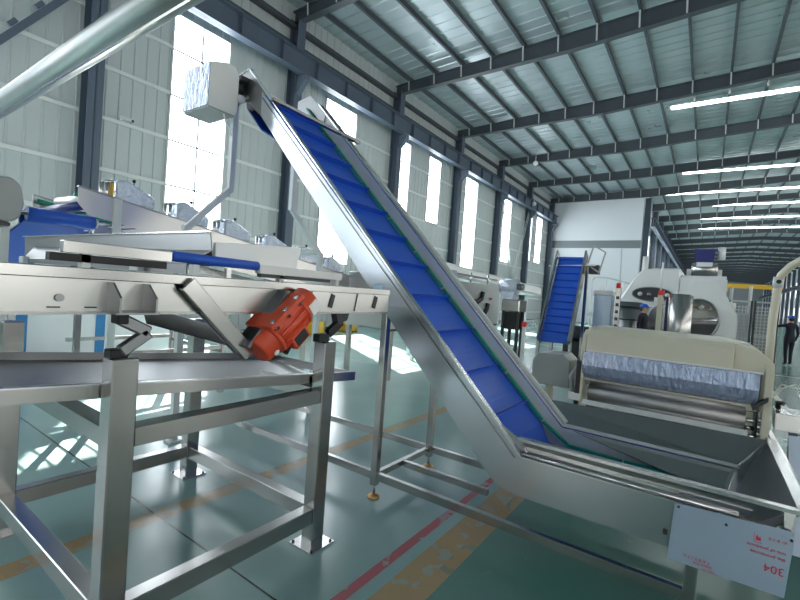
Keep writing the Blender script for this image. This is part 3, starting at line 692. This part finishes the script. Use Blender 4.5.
MB().prism([(4.07, .0), (4.07, 1.25), (4.12, 1.32), (4.2, 1.3), (4.2, .0)], 'x', .375, .425).build('end_post', 'cream', rw, .004)
MB().prism([(4.05, .0), (4.05, 1.15), (4.25, 1.2), (4.25, .0)], 'x', -.90, -.86).build('end_frame', 'dark', rw)
MB().box(-.95, -.85, 4.04, 4.08, .80, .86).build('end_block', 'white_p', rw)
for i in range(3): MB().tube([(.355, 4.09+.0*i, .80+.05*i), (.372, 4.09, .80+.05*i)], .022, 10).build('spring_bolt', 'steel', rw)
MB().prism([(.31, 1.0), (.40, 1.08), (.40, 1.05), (.32, .97)], 'y', 4.03, 4.10).build('hood_bracket', 'dark', rw)
gb = MB().prism([(-1.335, .86), (-1.335, 1.08), (-1.29, 1.15), (-1.06, 1.165), (-.995, 1.11), (-.985, .86)], 'y', 4.2, 4.5).build('chain_guard', 'grey_p', rw, .006)
g = MB(); g.tube([(-.93, 4.10, .85), (-.95, 4.10, 1.0), (-.91, 4.10, 1.08), (-.84, 4.10, 1.04), (-.80, 4.10, .95)], .02, 8); g.build('hose_loop', 'grey_p', rw)
for x, y in ((-.80, 4.9), (.38, 4.9), (-1.2, 4.35)):
    l_ = MB().box(x-.03, x+.03, y-.03, y+.03, .08, .95 if x > -1 else .86).build('leg', 'cream', rw)
    MB().tube([(x-.015, y, .045), (x+.015, y, .045)], .045, 12).build('castor', 'white' if x < -1 else 'black', l_)
    MB().box(x-.02, x+.02, y-.02, y+.02, .05, .1).build('castor_fork', 'steel_d', l_)
# bent pale pipe standing behind the washer
bp_ = thing('bent_pipe', 'pale bent pipe rising behind the washing machine at the right edge', 'pipe', (.51, 5.42, 0))
MB().tube([(.51, 5.42, 0), (.515, 5.42, 1.62), (.53, 5.42, 1.98), (.545, 5.40, 2.05), (.60, 5.36, 2.13), (.95, 5.2, 2.42), (1.6, 5.0, 2.5)], .033, 14).build('pipe', 'cream', bp_)
MB().tube([(.528, 5.42, 1.93), (.532, 5.42, 2.03)], .042, 14).build('coupling', 'zinc', bp_)
MB().tube([(.53, 5.36, 1.985), (.53, 5.375, 1.985)], .02, 10).build('coupling_bolt', 'black', bp_)
# frame at the right edge: a channel with film-covered sheet and cables
rf = thing('side_channel', 'shiny stainless channel on legs right of the washing machine', 'frame', (.9, 4.42, 0))
MB().prism([(4.36, .80), (4.36, .93), (4.52, .955), (4.52, .82)], 'x', .48, 1.6).build('channel', 'steel_b', rf, .003)
for x in (.6, 1.5): MB().box(x-.025, x+.025, 4.41, 4.46, 0, .81).build('leg', 'steel', rf)
MB().box(.66, .70, 4.37, 4.41, .955, 1.03).build('clamp', 'black', rf)
MB().tube([(.50, 4.45, .95), (.50, 4.44, 1.0), (.53, 4.42, 1.0)], .018, 8).build('clamp', 'black', rf)
fsx = thing('covered_sheet', 'blue film-covered sheet with red print leaning on the channel at the right edge', 'sheet', (.85, 4.2, 0))
fsh = MB().sheet([(.555, 4.30, .79), (1.2, 4.30, .84), (1.2, 4.12, 0.0), (.60, 4.12, .0)], .006).build('sheet', 'film', fsx)
text('USE BE', (.585, 4.285, .70), .05, 'red', (PI/2-.2, .1, 0), fsh); text('protective film', (.575, 4.289, .755), .022, 'red', (PI/2-.2, .1, 0), fsh)
MB().bar((.42, 4.10, .84), (.58, 3.99, .55), .05, .012).build('corner_stay', 'steel_b', rw)
for i, (pts, r_) in enumerate((([(.50, 4.62, 1.05), (.53, 4.62, 1.12), (.62, 4.62, 1.1), (.68, 4.62, .97), (.69, 4.60, .90), (.69, 4.6, .4), (.66, 4.6, .012), (.56, 4.7, .012)], .007), ([(.50, 4.76, 1.0), (.55, 4.76, 1.07), (.63, 4.76, 1.12), (.70, 4.76, 1.05), (.73, 4.76, .95), (.74, 4.76, .3), (.80, 4.8, .012), (1.0, 4.9, .012)], .007))):
    tag(MB().tube(pts, r_, 6).build('cable', 'white'), ('white cable looping over the channel, left of the pair', 'white cable looping over the channel, the longer right one')[i], 'cable', 'cables at the right edge')

# ================================================================== second elevator in the middle distance
se = thing('distant_inclined_conveyor', 'smaller blue-belted inclined conveyor standing before the white partition', 'conveyor', (-2.5, 9.8, 0))
def se_p(f): return Vector((-2.56-.04*f, 9.4+1.0*f, 1.0+1.68*f))
A, B = se_p(-.12), se_p(1.0)
g = MB(); g.bar(A, B, .56, .02, up=(0, -1, 1)); g.bar(B+Vector((0, 0, 0)), B+Vector((-.02, .22, -.02)), .56, .02); sb = g.build('belt', 'belt', se)
nrm = Vector((0, -.77, .64))
for k in range(11):
    q = se_p(k*.095)+nrm*.03; MB().bar(q-Vector((.27, 0, 0)), q+Vector((.27, 0, 0)), .012, .05, up=nrm).build('cleat', 'belt', sb)
for s_ in (-1, 1):
    dx = Vector((.31*s_, 0, 0)); MB().bar(A+dx, B+dx+Vector((-.01, .06, .09)), .035, .26, up=(0, -1, 1)).build('side_panel', 'steel', se)
for s_, q in ((-1, 'leg'), (1, 'leg')):
    MB().box(-2.6+.33*s_-.03, -2.6+.33*s_+.03, 10.45, 10.51, 0, 2.5).build('leg', 'steel', se); MB().box(-2.56+.33*s_-.03, -2.56+.33*s_+.03, 9.3, 9.36, 0, .85).build('leg', 'steel', se)
MB().bar((-3.05, 10.25, 2.46), (-2.05, 10.25, 2.50), .04, .03).build('cross_bar', 'zinc', se)
g = MB()
for x, y in ((-2.23, 10.45), (-2.02, 10.45), (-2.23, 10.9), (-2.02, 10.9)): pass
g.bar((-2.25, 10.4, 2.55), (-2.15, 10.4, 2.95), .03, .03); g.bar((-2.15, 10.4, 2.95), (-1.90, 10.4, 2.80), .03, .03); g.bar((-1.90, 10.4, 2.80), (-2.0, 10.4, 2.35), .03, .03); g.bar((-2.0, 10.4, 2.35), (-2.25, 10.4, 2.52), .03, .03)
g.build('head_guard', 'steel_d', se)
MB().box(-2.22, -2.02, 10.42, 10.62, 2.32, 2.52).build('drive_motor', 'dark', se)
# ================================================================== left-centre machines behind the elevator
cl = thing('slicing_line', 'long stainless machine housing with dark curved slots, seen just right of the large belt', 'machine', (-5.1, 8.8, 0))
MB().box(-5.7, -4.6, 6.3, 11.2, .92, 1.95).build('housing', 'steel_h', cl, .02)
MB().box(-4.605, -4.59, 6.3, 11.2, .90, .94).build('lower_edge', 'dark', cl)
for y0_ in (7.3, 8.9):
    g = MB(); g.tube([(-4.6, y0_, 1.50), (-4.6, y0_+.9, 1.50), (-4.6, y0_+1.15, 1.58), (-4.6, y0_+1.2, 1.75)], .07, 8); g.build('curved_slot', 'dark', cl)
    g = MB(); g.tube([(-4.6, y0_+1.35, 1.22), (-4.6, y0_+1.5, 1.32), (-4.6, y0_+1.55, 1.46)], .075, 8); g.build('short_slot', 'dark', cl)
    MB().box(-4.6, -4.59, y0_+1.66, y0_+1.8, 1.56, 1.62).build('warning_mark', 'red_p', cl)
for y in (6.4, 8.7, 11.1):
    for x in (-4.65, -5.65): MB().box(x-.04, x+.04, y-.04, y+.04, 0, .93).build('leg', 'steel', cl)
MB().bar((-4.62, 9.4, .95), (-4.62, 10.5, 1.9), .02, .03).build('tie_rod', 'steel_b', cl)
MB().box(-4.85, -4.62, 8.2, 8.75, 1.95, 2.18).build('wrapped_motor', 'film', cl, .02)
for y in (7.6, 9.6, 10.6): MB().tube([(-4.7, y, 1.95), (-4.7, y, 2.2)], .03, 8).build('stub_pipe', 'steel_b', cl)
MB().tube([(-4.7, 8.9, 2.12), (-4.7, 11.2, 2.10)], .025, 8).build('handrail', 'steel_d', cl)
dk = thing('white_duct', 'long pale duct descending along the wall behind the slotted machine', 'duct', (-6.3, 11, 0))
MB().bar((-6.2, 9.0, 2.36), (-6.2, 18.5, 2.0), .9, .36).build('duct', 'white', dk, .05)
MB().bar((-5.74, 9.0, 2.22), (-5.74, 18.5, 1.86), .02, .08).build('duct_edge', 'steel_d', dk)
for y in (9.4, 12, 15, 18): MB().box(-6.25, -6.15, y-.05, y+.05, 0, 1.9).build('leg', 'zinc', dk)
gm = thing('gear_motor_stand', 'silver wrapped gear motor above a stainless drip box, left of the distant blue belt', 'motor', (-3.6, 9.6, 0))
MB().box(-3.82, -3.40, 9.45, 9.95, 1.35, 1.62).build('drip_box', 'steel', gm, .02)
g = MB(); g.tube([(-3.95, 9.7, 1.92), (-3.55, 9.7, 1.92)], .17, 16); g.box(-3.9, -3.6, 9.58, 9.8, 1.62, 1.8); g.build('gear_motor', 'film_t', gm)
MB().tube([(-3.55, 9.7, 1.92), (-3.42, 9.7, 1.92)], .08, 12).build('motor_end', 'steel_d', gm)
for x in (-3.78, -3.44): MB().box(x-.03, x+.03, 9.5, 9.56, 0, 1.36).build('leg', 'dark', gm)
for x in (-3.74, -3.46): MB().box(x-.03, x+.03, 9.85, 9.91, 0, 1.36).build('leg', 'dark', gm)
MB().box(-3.75, -3.5, 9.52, 9.88, .95, 1.34).build('drip_tank', 'black', gm)
rp = thing('red_valve_post', 'short pale post with a red valve head left of the distant belt foot', 'valve', (-2.95, 8.6, 0))
MB().box(-2.99, -2.93, 8.57, 8.63, 0, 1.10).build('post', 'white_p', rp); MB().box(-3.0, -2.92, 8.56, 8.64, 1.10, 1.20).build('valve_head', 'red_p', rp)
MB().tube([(-2.94, 8.6, 1.2), (-2.78, 8.6, 1.22), (-2.74, 8.6, 1.12)], .03, 8).build('spout', 'zinc', rp)
# ================================================================== right-hand cluster
cb = thing('wrapped_cabinet', 'pale blue film-wrapped control cabinet right of the distant blue belt', 'cabinet', (-1.95, 11, 0))
MB().box(-2.18, -1.80, 11, 11.4, .15, 1.88).build('body', 'film', cb, .01); MB().box(-2.2, -1.78, 10.98, 11.42, 1.88, 1.98).build('lid', 'white_p', cb, .01)
MB().box(-2.16, -1.82, 11.02, 11.38, 0, .15).build('plinth', 'grey_p', cb)
for sxx in (-1.9,): MB().box(-1.86, -1.84, 10.99, 11.0, .9, 1.1).build('handle', 'black', cb)
sl = thing('signal_post', 'tall stainless post with red signal lamp beside the wrapped cabinet', 'signal lamp', (-1.66, 11, 0))
MB().box(-1.72, -1.62, 10.95, 11.05, 0, 2.05).build('post', 'steel', sl); MB().tube([(-1.68, 11, 2.05), (-1.68, 11, 2.17)], .05, 10).build('lamp', 'red_p', sl)
MB().tube([(-1.66, 11, 2.17), (-1.68, 11, 2.95)], .012, 6).build('rod', 'zinc', sl)
for i in range(6): MB().box(-1.70, -1.64, 10.945, 10.95, 1.0+.16*i, 1.07+.16*i).build('button', 'dark', sl)
ps = thing('pump_skid', 'dark cluttered pump and brown motor on floor under the distant blue belt', 'pump', (-2.5, 12, 0))
MB().tube([(-2.9, 12, .85), (-2.35, 12, .85)], .22, 16).build('motor', 'dark', ps)
MB().ball((-2.25, 12, .9), .25, 12).build('pump_head', 'cardboard', ps); MB().box(-3.0, -2.0, 11.8, 12.2, 0, .66).build('skid', 'dark', ps)
pf = thing('platform', 'raised service platform with white guard rails before the white partition', 'platform', (-3.0, 20, 0))
MB().box(-4.1, -2.1, 19.5, 21.5, 1.15, 1.25).build('deck', 'zinc', pf)
for x in (-4.0, -3.45, -2.85, -2.25):
    MB().tube([(x, 19.6, 0), (x, 19.6, 2.78-.15*(x+4.0))], .03, 8).build('post', 'white_p', pf)
    MB().tube([(x, 21.4, 0), (x, 21.4, 2.6)], .03, 8).build('post', 'white_p', pf)
MB().tube([(-4.0, 19.6, 2.65), (-3.9, 19.6, 2.78), (-3.45, 19.6, 2.78), (-2.25, 19.6, 2.5)], .03, 8).build('hand_rail', 'zinc', pf)
for z in (1.6, 2.0): MB().tube([(-4.0, 19.6, z), (-2.25, 19.6, z)], .022, 8).build('mid_rail', 'white_p', pf)
MB().box(-3.9, -2.4, 20.1, 21.2, 1.25, 1.95).build('tank', 'white_p', pf)
# oven / dryer
ov = thing('rotary_dryer', 'big white drum dryer with oval window and round opening, behind the cream machine', 'dryer', (-.8, 17, 0))
g = MB(); g.prism([(-2.44, 0), (-2.44, 1.3), (-2.34, 1.85), (-1.95, 2.6), (-1.75, 2.84), (-1.45, 2.90), (-.72, 2.92), (-.70, 0)], 'y', 15.6, 19); g.build('drum_shell', 'steel_w', ov, .04)
g = MB()
for k in range(1): pass
cx, cz, R_ = -.2, 1.42, .58
# front casing with a real round hole
outl = [(-.70, 0), (-.70, 2.62), (.10, 2.62), (.40, 2.2), (.70, 1.6), (.72, 0)]
bm = bmesh.new(); n_ = 40
def edgept(a):
    d = Vector((math.cos(a), math.sin(a))); best = None
    for (x1, z1), (x2, z2) in zip(outl, outl[1:]+outl[:1]):
        e = Vector((x2-x1, z2-z1)); den = d.x*e.y-d.y*e.x
        if abs(den) < 1e-9: continue
        t_ = ((x1-cx)*e.y-(z1-cz)*e.x)/den; u_ = ((x1-cx)*d.y-(z1-cz)*d.x)/den
        if t_ > 0 and -1e-6 <= u_ <= 1+1e-6 and (best is None or t_ < best): best = t_
    return cx+d.x*best, cz+d.y*best
angs = sorted([2*PI*k/n_ for k in range(n_)]+[math.atan2(z-cz, x-cx) % (2*PI) for x, z in outl])
inn = [(cx+R_*.86*math.cos(a), cz+R_*math.sin(a)) for a in angs]; out = [edgept(a) for a in angs]; na = len(angs)
yA, yB = 15.3, 15.6
vs = [(x, yA, z) for x, z in inn]+[(x, yA, z) for x, z in out]+[(x, yB, z) for x, z in inn]+[(x, yB, z) for x, z in out]
fs = []
for i in range(na):
    j = (i+1) % na
    fs += [(i, j, na+j, na+i), (2*na+i, 3*na+i, 3*na+j, 2*na+j), (i, 2*na+i, 2*na+j, j), (na+i, na+j, 3*na+j, 3*na+i)]
cas = MB().add(vs, fs).build('front_casing', 'white_p', ov)
def ring(cx, cz, rx, rz, y, r, n=32): return [(cx+rx*math.cos(2*PI*k/n), y, cz+rz*math.sin(2*PI*k/n)) for k in range(n+1)]
MB().tube(ring(cx, cz, R_*.86, R_, 15.29, 0), .035, 8, cap=False).build('opening_ring', 'steel_d', cas)
g = MB(); g.box(-.70, .72, 16.9, 16.95, .0, 2.0); g.build('inner_wall', 'steel', ov)
g = MB(); g.tube([(cx-.5, 16.2, 1.35), (cx+.6, 16.2, 1.45)], .05, 10); g.build('inner_bar', 'steel_b', ov)
for k in range(5): MB().tube([(cx-.4+.2*k, 16.4, 1.75), (cx-.3+.2*k, 16.4, 1.95-.05*k)], .05, 8).build('spray_nozzle', 'cardboard' if k % 2 else 'white_p', ov)
MB().sheet([(-.6, 15.7, .9), (.6, 15.7, .95), (.6, 16.8, 1.3), (-.6, 16.8, 1.25)], .02).build('inner_slope', 'steel_b', ov)
# oval window
g = MB(); n_ = 28; el = [(-1.43+.54*math.cos(2*PI*k/n_), 2.09+.21*math.sin(2*PI*k/n_)) for k in range(n_)]
g.prism(el, 'y', 15.57, 15.599); wv = g.build('oval_window', 'dark', ov)
MB().tube([(x, 15.575, z) for x, z in el+el[:1]], .02, 6, cap=False).build('window_ring', 'steel_d', wv)
for x, m_ in ((-1.75, 'zinc'), (-1.5, 'steel_d'), (-1.2, 'green'), (-1.02, 'zinc')): MB().ball((x, 15.56, 2.08), .07, 8).build('fitting', m_, wv)
MB().tube(ring(-1.12, 1.25, .40, .56, 15.55, 0), .03, 8, cap=False).build('door_ring', 'white_p', ov)
g = MB(); g.prism([(-1.12+.38*math.cos(2*PI*k/28), 1.25+.54*math.sin(2*PI*k/28)) for k in range(28)], 'y', 15.55, 15.599); g.build('round_door', 'steel', ov)
MB().box(-1.35, -1.1, 15.5, 15.59, 1.8, 2.0).build('gauge_box', 'white_p', ov)
MB().box(-.70, .40, 15.7, 17.3, 2.62, 2.72).box(-.70, .42, 15.55, 17.3, 2.05, 2.62).build('top_casing', 'wall_w', ov, .01)
MB().tube([(-.48, 16.2, 2.93), (.18, 16.2, 2.95)], .20, 20).build('roller_drum', 'steel', ov)
for x in (-.5, .19): MB().bar((x, 16.2, 2.72), (x, 16.2, 2.95), .04, .2).build('drum_bracket', 'white_p', ov)
MB().prism([(-.40, 3.15), (-.44, 3.55), (.10, 3.55), (.06, 3.15)], 'y', 16.0, 16.5).build('feed_hopper', 'belt_d', ov)
MB().box(-.36, .04, 16.02, 16.48, 2.9, 3.15).build('hopper_neck', 'white_p', ov)
MB().tube([(.24, 16.2, 3.25), (.24, 16.2, 3.62)], .10, 12).build('hopper_motor', 'white_p', ov)
MB().tube([(-1.9, 17.5, 2.6), (-1.88, 17.5, 3.45)], .09, 14).build('exhaust_pipe', 'white_p', ov)
# stainless cylinder tank and poles in front of it
tk = thing('cylinder_tank', 'upright stainless cylinder standing before the round dryer opening', 'tank', (-.55, 13, 0))
MB().tube([(-.55, 13, .05), (-.55, 13, 2.03), (-.55, 13, 2.06)], [.26, .26, .2], 28).build('shell', 'steel', tk); MB().box(-.8, -.3, 12.8, 13.2, 0, .05).build('base', 'dark', tk)
po = thing('signal_pole', 'cream square pole with a red lamp left of the stainless cylinder', 'pole', (-1.0, 13, 0))
MB().box(-1.05, -.94, 12.95, 13.05, 0, 2.0).build('pole', 'cream', po); MB().box(-1.04, -.92, 12.95, 13.05, 2.0, 2.13).build('lamp', 'red_p', po); MB().tube([(-1.0, 13, 2.13), (-1.0, 13, 2.85)], .02, 8).build('rod', 'white_p', po)
bpz = tag(MB().box(-.88, -.80, 13.2, 13.28, 0, 1.98).build('blue_post', 'belt_d'), 'dark blue square post between the cream pole and the cylinder', 'post')
db_ = thing('perforated_drum', 'dark perforated steel drum housing beside the worker at the dryer', 'drum', (-1.9, 14.8, 0))
MB().tube([(-1.95, 14.8, 0), (-1.95, 14.8, 1.80)], .38, 24).build('shell', 'steel_d', db_)
for i in range(4): MB().tube([(-1.95, 14.8, .5+.38*i), (-1.95, 14.8, .53+.38*i)], .395, 24).build('band', 'dark', db_)
# mesh cages
def cage(x0, x1, y, label, cover):
    t_ = thing('mesh_cage', label, 'cage', ((x0+x1)/2, y, 0), group='wire mesh cages')
    for x in (x0, x1): MB().box(x-.025, x+.025, y-.025, y+.025, 0, 2.1).build('post', 'dark', t_)
    for z in (.12, 1.05, 2.07): MB().box(x0, x1, y-.02, y+.02, z-.025, z+.025).build('rail', 'zinc', t_)
    g = MB(); x = x0+.08
    while x < x1-.02: g.box(x-.012, x+.012, y-.012, y+.012, .12, 1.95); x += .085
    z = .2
    while z < 1.95: g.box(x0, x1, y-.010, y+.010, z-.012, z+.012); z += .10
    o = g.build('wire_grid', 'zinc', t_); o['kind'] = 'stuff'
    MB().box(x0+.04, x1-.04, y+.1, y+.6, .1, 1.7).build('basket', cover, t_)
cage(.55, 1.10, 17, 'wire mesh cage of pale trays right of the round dryer opening, left of two', 'wall_w')
cage(1.18, 1.72, 17, 'darker wire mesh cage next to the worker in navy, right of two', 'grey_p')
for i, (x, z) in enumerate(((.62, 2.55), (1.12, 2.6))):
    tag(MB().tube([(x, 18.2, 0), (x, 18.2, z)], .05, 10).build('white_post', 'white_p'), ('white post behind the left mesh cage', 'white post behind the gap between the mesh cages')[i], 'post', 'white posts behind the cages')
# floor line equipment far right
crn = thing('bridge_crane', 'yellow bridge crane spanning the far end of the hall', 'crane', (4, 118, 6.6))
MB().box(-3.9, 12.3, 117.6, 118.2, 7.31, 8.2).build('girder', 'yellow', crn); MB().box(-3.92, -3.86, 117.6, 118.2, 7.4, 8.9).build('end_carriage', 'yellow', crn); MB().box(2.0, 3.4, 117.2, 118.6, 6.5, 7.31).build('trolley', 'yellow', crn)
# crates seen under the trough
cr = thing('pale_crate', 'pale grey case with blue corner bands, seen through the stand under the trough', 'case', (-8.2, 2.8, 0))
MB().box(-8.6, -8.0, 1.6, 4.2, .12, .98).build('body', 'wall_w', cr)
for y in (1.95, 2.95): MB().box(-7.998, -7.985, y, y+.13, .12, .98).build('corner_band', 'bluebox', cr)
MB().box(-8.5, -8.1, 1.7, 4.1, 0, .12).build('pallet', 'cardboard', cr)
for i, (x, y) in enumerate(((-10.6, 10.2), (-10.8, 12.1))):
    c_ = thing('yellow_crate', ('yellow crate on the floor beyond the motor, left of two', 'yellow crate on the floor beyond the trough mount, right of two')[i], 'crate', (x, y, 0), group='yellow crates by the wall')
    g = MB(); g.box(x-.3, x+.3, y-.25, y-.22, .0, .42); g.box(x-.3, x+.3, y+.22, y+.25, 0, .42); g.box(x-.3, x-.27, y-.25, y+.25, 0, .42); g.box(x+.27, x+.3, y-.25, y+.25, 0, .42); g.box(x-.3, x+.3, y-.25, y+.25, 0, .03); g.build('crate_body', 'yellow', c_)
    MB().box(x-.26, x+.26, y-.21, y+.21, .03, .38).build('contents', 'dark', c_)
# ceiling lamp bulbs near the far left eave
for i, (x, y, z) in enumerate(((-9.6, 27.6, 10.35), (-11.4, 33.2, 9.0))):
    l_ = thing('bay_lamp', ('small round white lamp under the far left roof', 'small white lamp on the left wall beam before the partition')[i], 'lamp', (x, y, z), group='small lamps at the far left')
    MB().ball((x, y, z), .16, 12).build('bulb', 'white', l_); MB().tube([(x, y, z+.12), (x, y, z+.45 if i == 0 else z+.3)], .03, 8).build('stem', 'zinc', l_)
    MB().tube([(x, y, z+.4), (x, y, roof_z(x)-.02)], .012, 5).build('rod', 'zinc', l_) if i == 0 else MB().tube([(x, y, z+.28), (-11.62, y, 9.29)], .012, 5).build('rod', 'zinc', l_)

# ================================================================== workers
def worker(label, loc, rz, pose):
    root = thing('person', label, 'person', loc, rz)
    J, E_, R_ = [], [], []
    def j(p, r, par=None):
        J.append(p); R_.append(r)
        if par is not None: E_.append((par, len(J)-1))
        return len(J)-1
    pel = j((0, 0, .95), (.155, .115)); ab = j((0, -.01, 1.10), (.145, .105), pel); chs = j((0, 0, 1.30), (.165, .115), ab); up_ = j((0, .01, 1.42), (.12, .09), chs)
    nk = j((0, 0, 1.50), (.055, .055), up_); hd0 = j((0, -.01, 1.57), (.075, .085), nk); hd1 = j((0, -.01, 1.66), (.078, .092), hd0); j((0, 0, 1.73), (.05, .06), hd1)
    nose = j((0, -.10, 1.61), (.018, .018), hd0)
    for s_ in (-1, 1):
        sh = j((.19*s_, .01, 1.40), (.062, .062), up_)
        el, wr, hn = pose[s_]
        e_ = j(el, (.047, .047), sh); w_ = j(wr, (.033, .033), e_); h_ = j(hn, (.036, .022), w_)
        dv = (Vector(hn)-Vector(wr)).normalized(); sdv = dv.cross(Vector((0, 1, 0))).normalized() if abs(dv.y) < .8 else Vector((1, 0, 0))
        for q, ln in ((-.03, .075), (-.01, .085), (.012, .08), (.03, .065)):
            a = j(tuple(Vector(hn)+sdv*q+dv*.03), (.009, .009), h_); j(tuple(Vector(hn)+sdv*q*1.2+dv*(.03+ln)+Vector((0, -.015, 0))), (.008, .008), a)
        j(tuple(Vector(hn)+sdv*-.06+dv*.02), (.010, .010), h_)
        hp_ = j((.095*s_, 0, .86), (.085, .09), pel); kn = j((.105*s_, -.02+.03*s_, .48), (.058, .062), hp_); an = j((.11*s_, .02+.05*s_, .09), (.04, .045), kn)
        j((.115*s_, -.10+.05*s_, .045), (.04, .035), an)
    me = bpy.data.meshes.new('body'); me.from_pydata(J, E_, [])
    o = bpy.data.objects.new('body', me); COL.objects.link(o)
    sk = o.modifiers.new('skin', 'SKIN'); sk.use_smooth_shade = True
    for i, r_ in enumerate(R_): me.skin_vertices[0].data[i].radius = r_; me.skin_vertices[0].data[i].use_root = (i == 0)
    sb_ = o.modifiers.new('sub', 'SUBSURF'); sb_.levels = 2; sb_.render_levels = 2
    dg = bpy.context.evaluated_depsgraph_get(); nm = bpy.data.meshes.new_from_object(o.evaluated_get(dg)); bpy.data.objects.remove(o)
    nm.name = 'body'; nm.materials.clear()
    for k in ('navy', 'skin', 'black'): nm.materials.append(M[k])
    hands = [Vector(pose[s_][2]) for s_ in (-1, 1)]
    for p_ in nm.polygons:
        c_ = p_.center; p_.use_smooth = True
        p_.material_index = 1 if (c_.z > 1.505 and abs(c_.x) < .15) or any((c_-h_).length < .13 and (c_-h_).length < (c_-Vector(pose[s_][1])).length+.02 for h_, s_ in zip(hands, (-1, 1))) else (2 if c_.z < .085 else 0)
    b_ = bpy.data.objects.new('body', nm); COL.objects.link(b_); b_.parent = root
    g = MB()
    base = Vector(loc)
    g.ball(base+Vector((0, 0, 1.665)), .108, 14, (1, 1.12, .95), 0.0); cap_ = None
    vs = [v-base for v in g.v]; me2 = bpy.data.meshes.new('cap'); me2.from_pydata(vs, [], g.f)
    g2 = MB(); g2.prism([(-.085, -.09), (.085, -.09), (.06, -.19), (-.06, -.19)], 'z', 1.662, 1.676)
    k0 = len(vs); me2.clear_geometry(); me2.from_pydata(vs+g2.v, [], g.f+[[i+k0 for i in f_] for f_ in g2.f]); me2.materials.append(M['cap'])
    for p_ in me2.polygons: p_.use_smooth = len(p_.vertices) == 4 and p_.index < len(g.f)
    c_ = bpy.data.objects.new('cap', me2); COL.objects.link(c_); c_.parent = root
    # eyes, mouth and hair fringe
    for s_ in (-1, 1):
        q = MB().ball((.032*s_, -.092, 1.635), .011, 8); m3 = bpy.data.meshes.new('eye'); m3.from_pydata(q.v, [], q.f); m3.materials.append(M['black']); eo = bpy.data.objects.new('eye', m3); COL.objects.link(eo); eo.parent = root
        q = MB().ball((.082*s_, .0, 1.62), .022, 8, (.5, .8, 1.2)); m3 = bpy.data.meshes.new('ear'); m3.from_pydata(q.v, [], q.f); m3.materials.append(M['skin']); eo = bpy.data.objects.new('ear', m3); COL.objects.link(eo); eo.parent = root
    q = MB().ball((0, .03, 1.62), .088, 12, (1, 1, .9)); m3 = bpy.data.meshes.new('hair'); m3.from_pydata(q.v, [], q.f); m3.materials.append(M['black']); eo = bpy.data.objects.new('hair', m3); COL.objects.link(eo); eo.parent = root
    return root
down = {-1: ((-.25, .03, 1.13), (-.26, -.08, .90), (-.25, -.12, .82)), 1: ((.25, .03, 1.13), (.26, -.08, .90), (.25, -.12, .82))}
reach = {-1: ((-.24, .03, 1.13), (-.25, -.08, .90), (-.24, -.12, .82)), 1: ((.42, -.12, 1.33), (.64, -.25, 1.42), (.72, -.29, 1.44))}
worker('worker in navy overalls and blue cap reaching out to the mesh cage, at right', (2.42, 20.3, 0), PI+.5, reach)
worker('worker in navy and blue cap half hidden behind the cream machine, at the dryer', (-1.46, 14.2, 0), PI/2-.3, down)
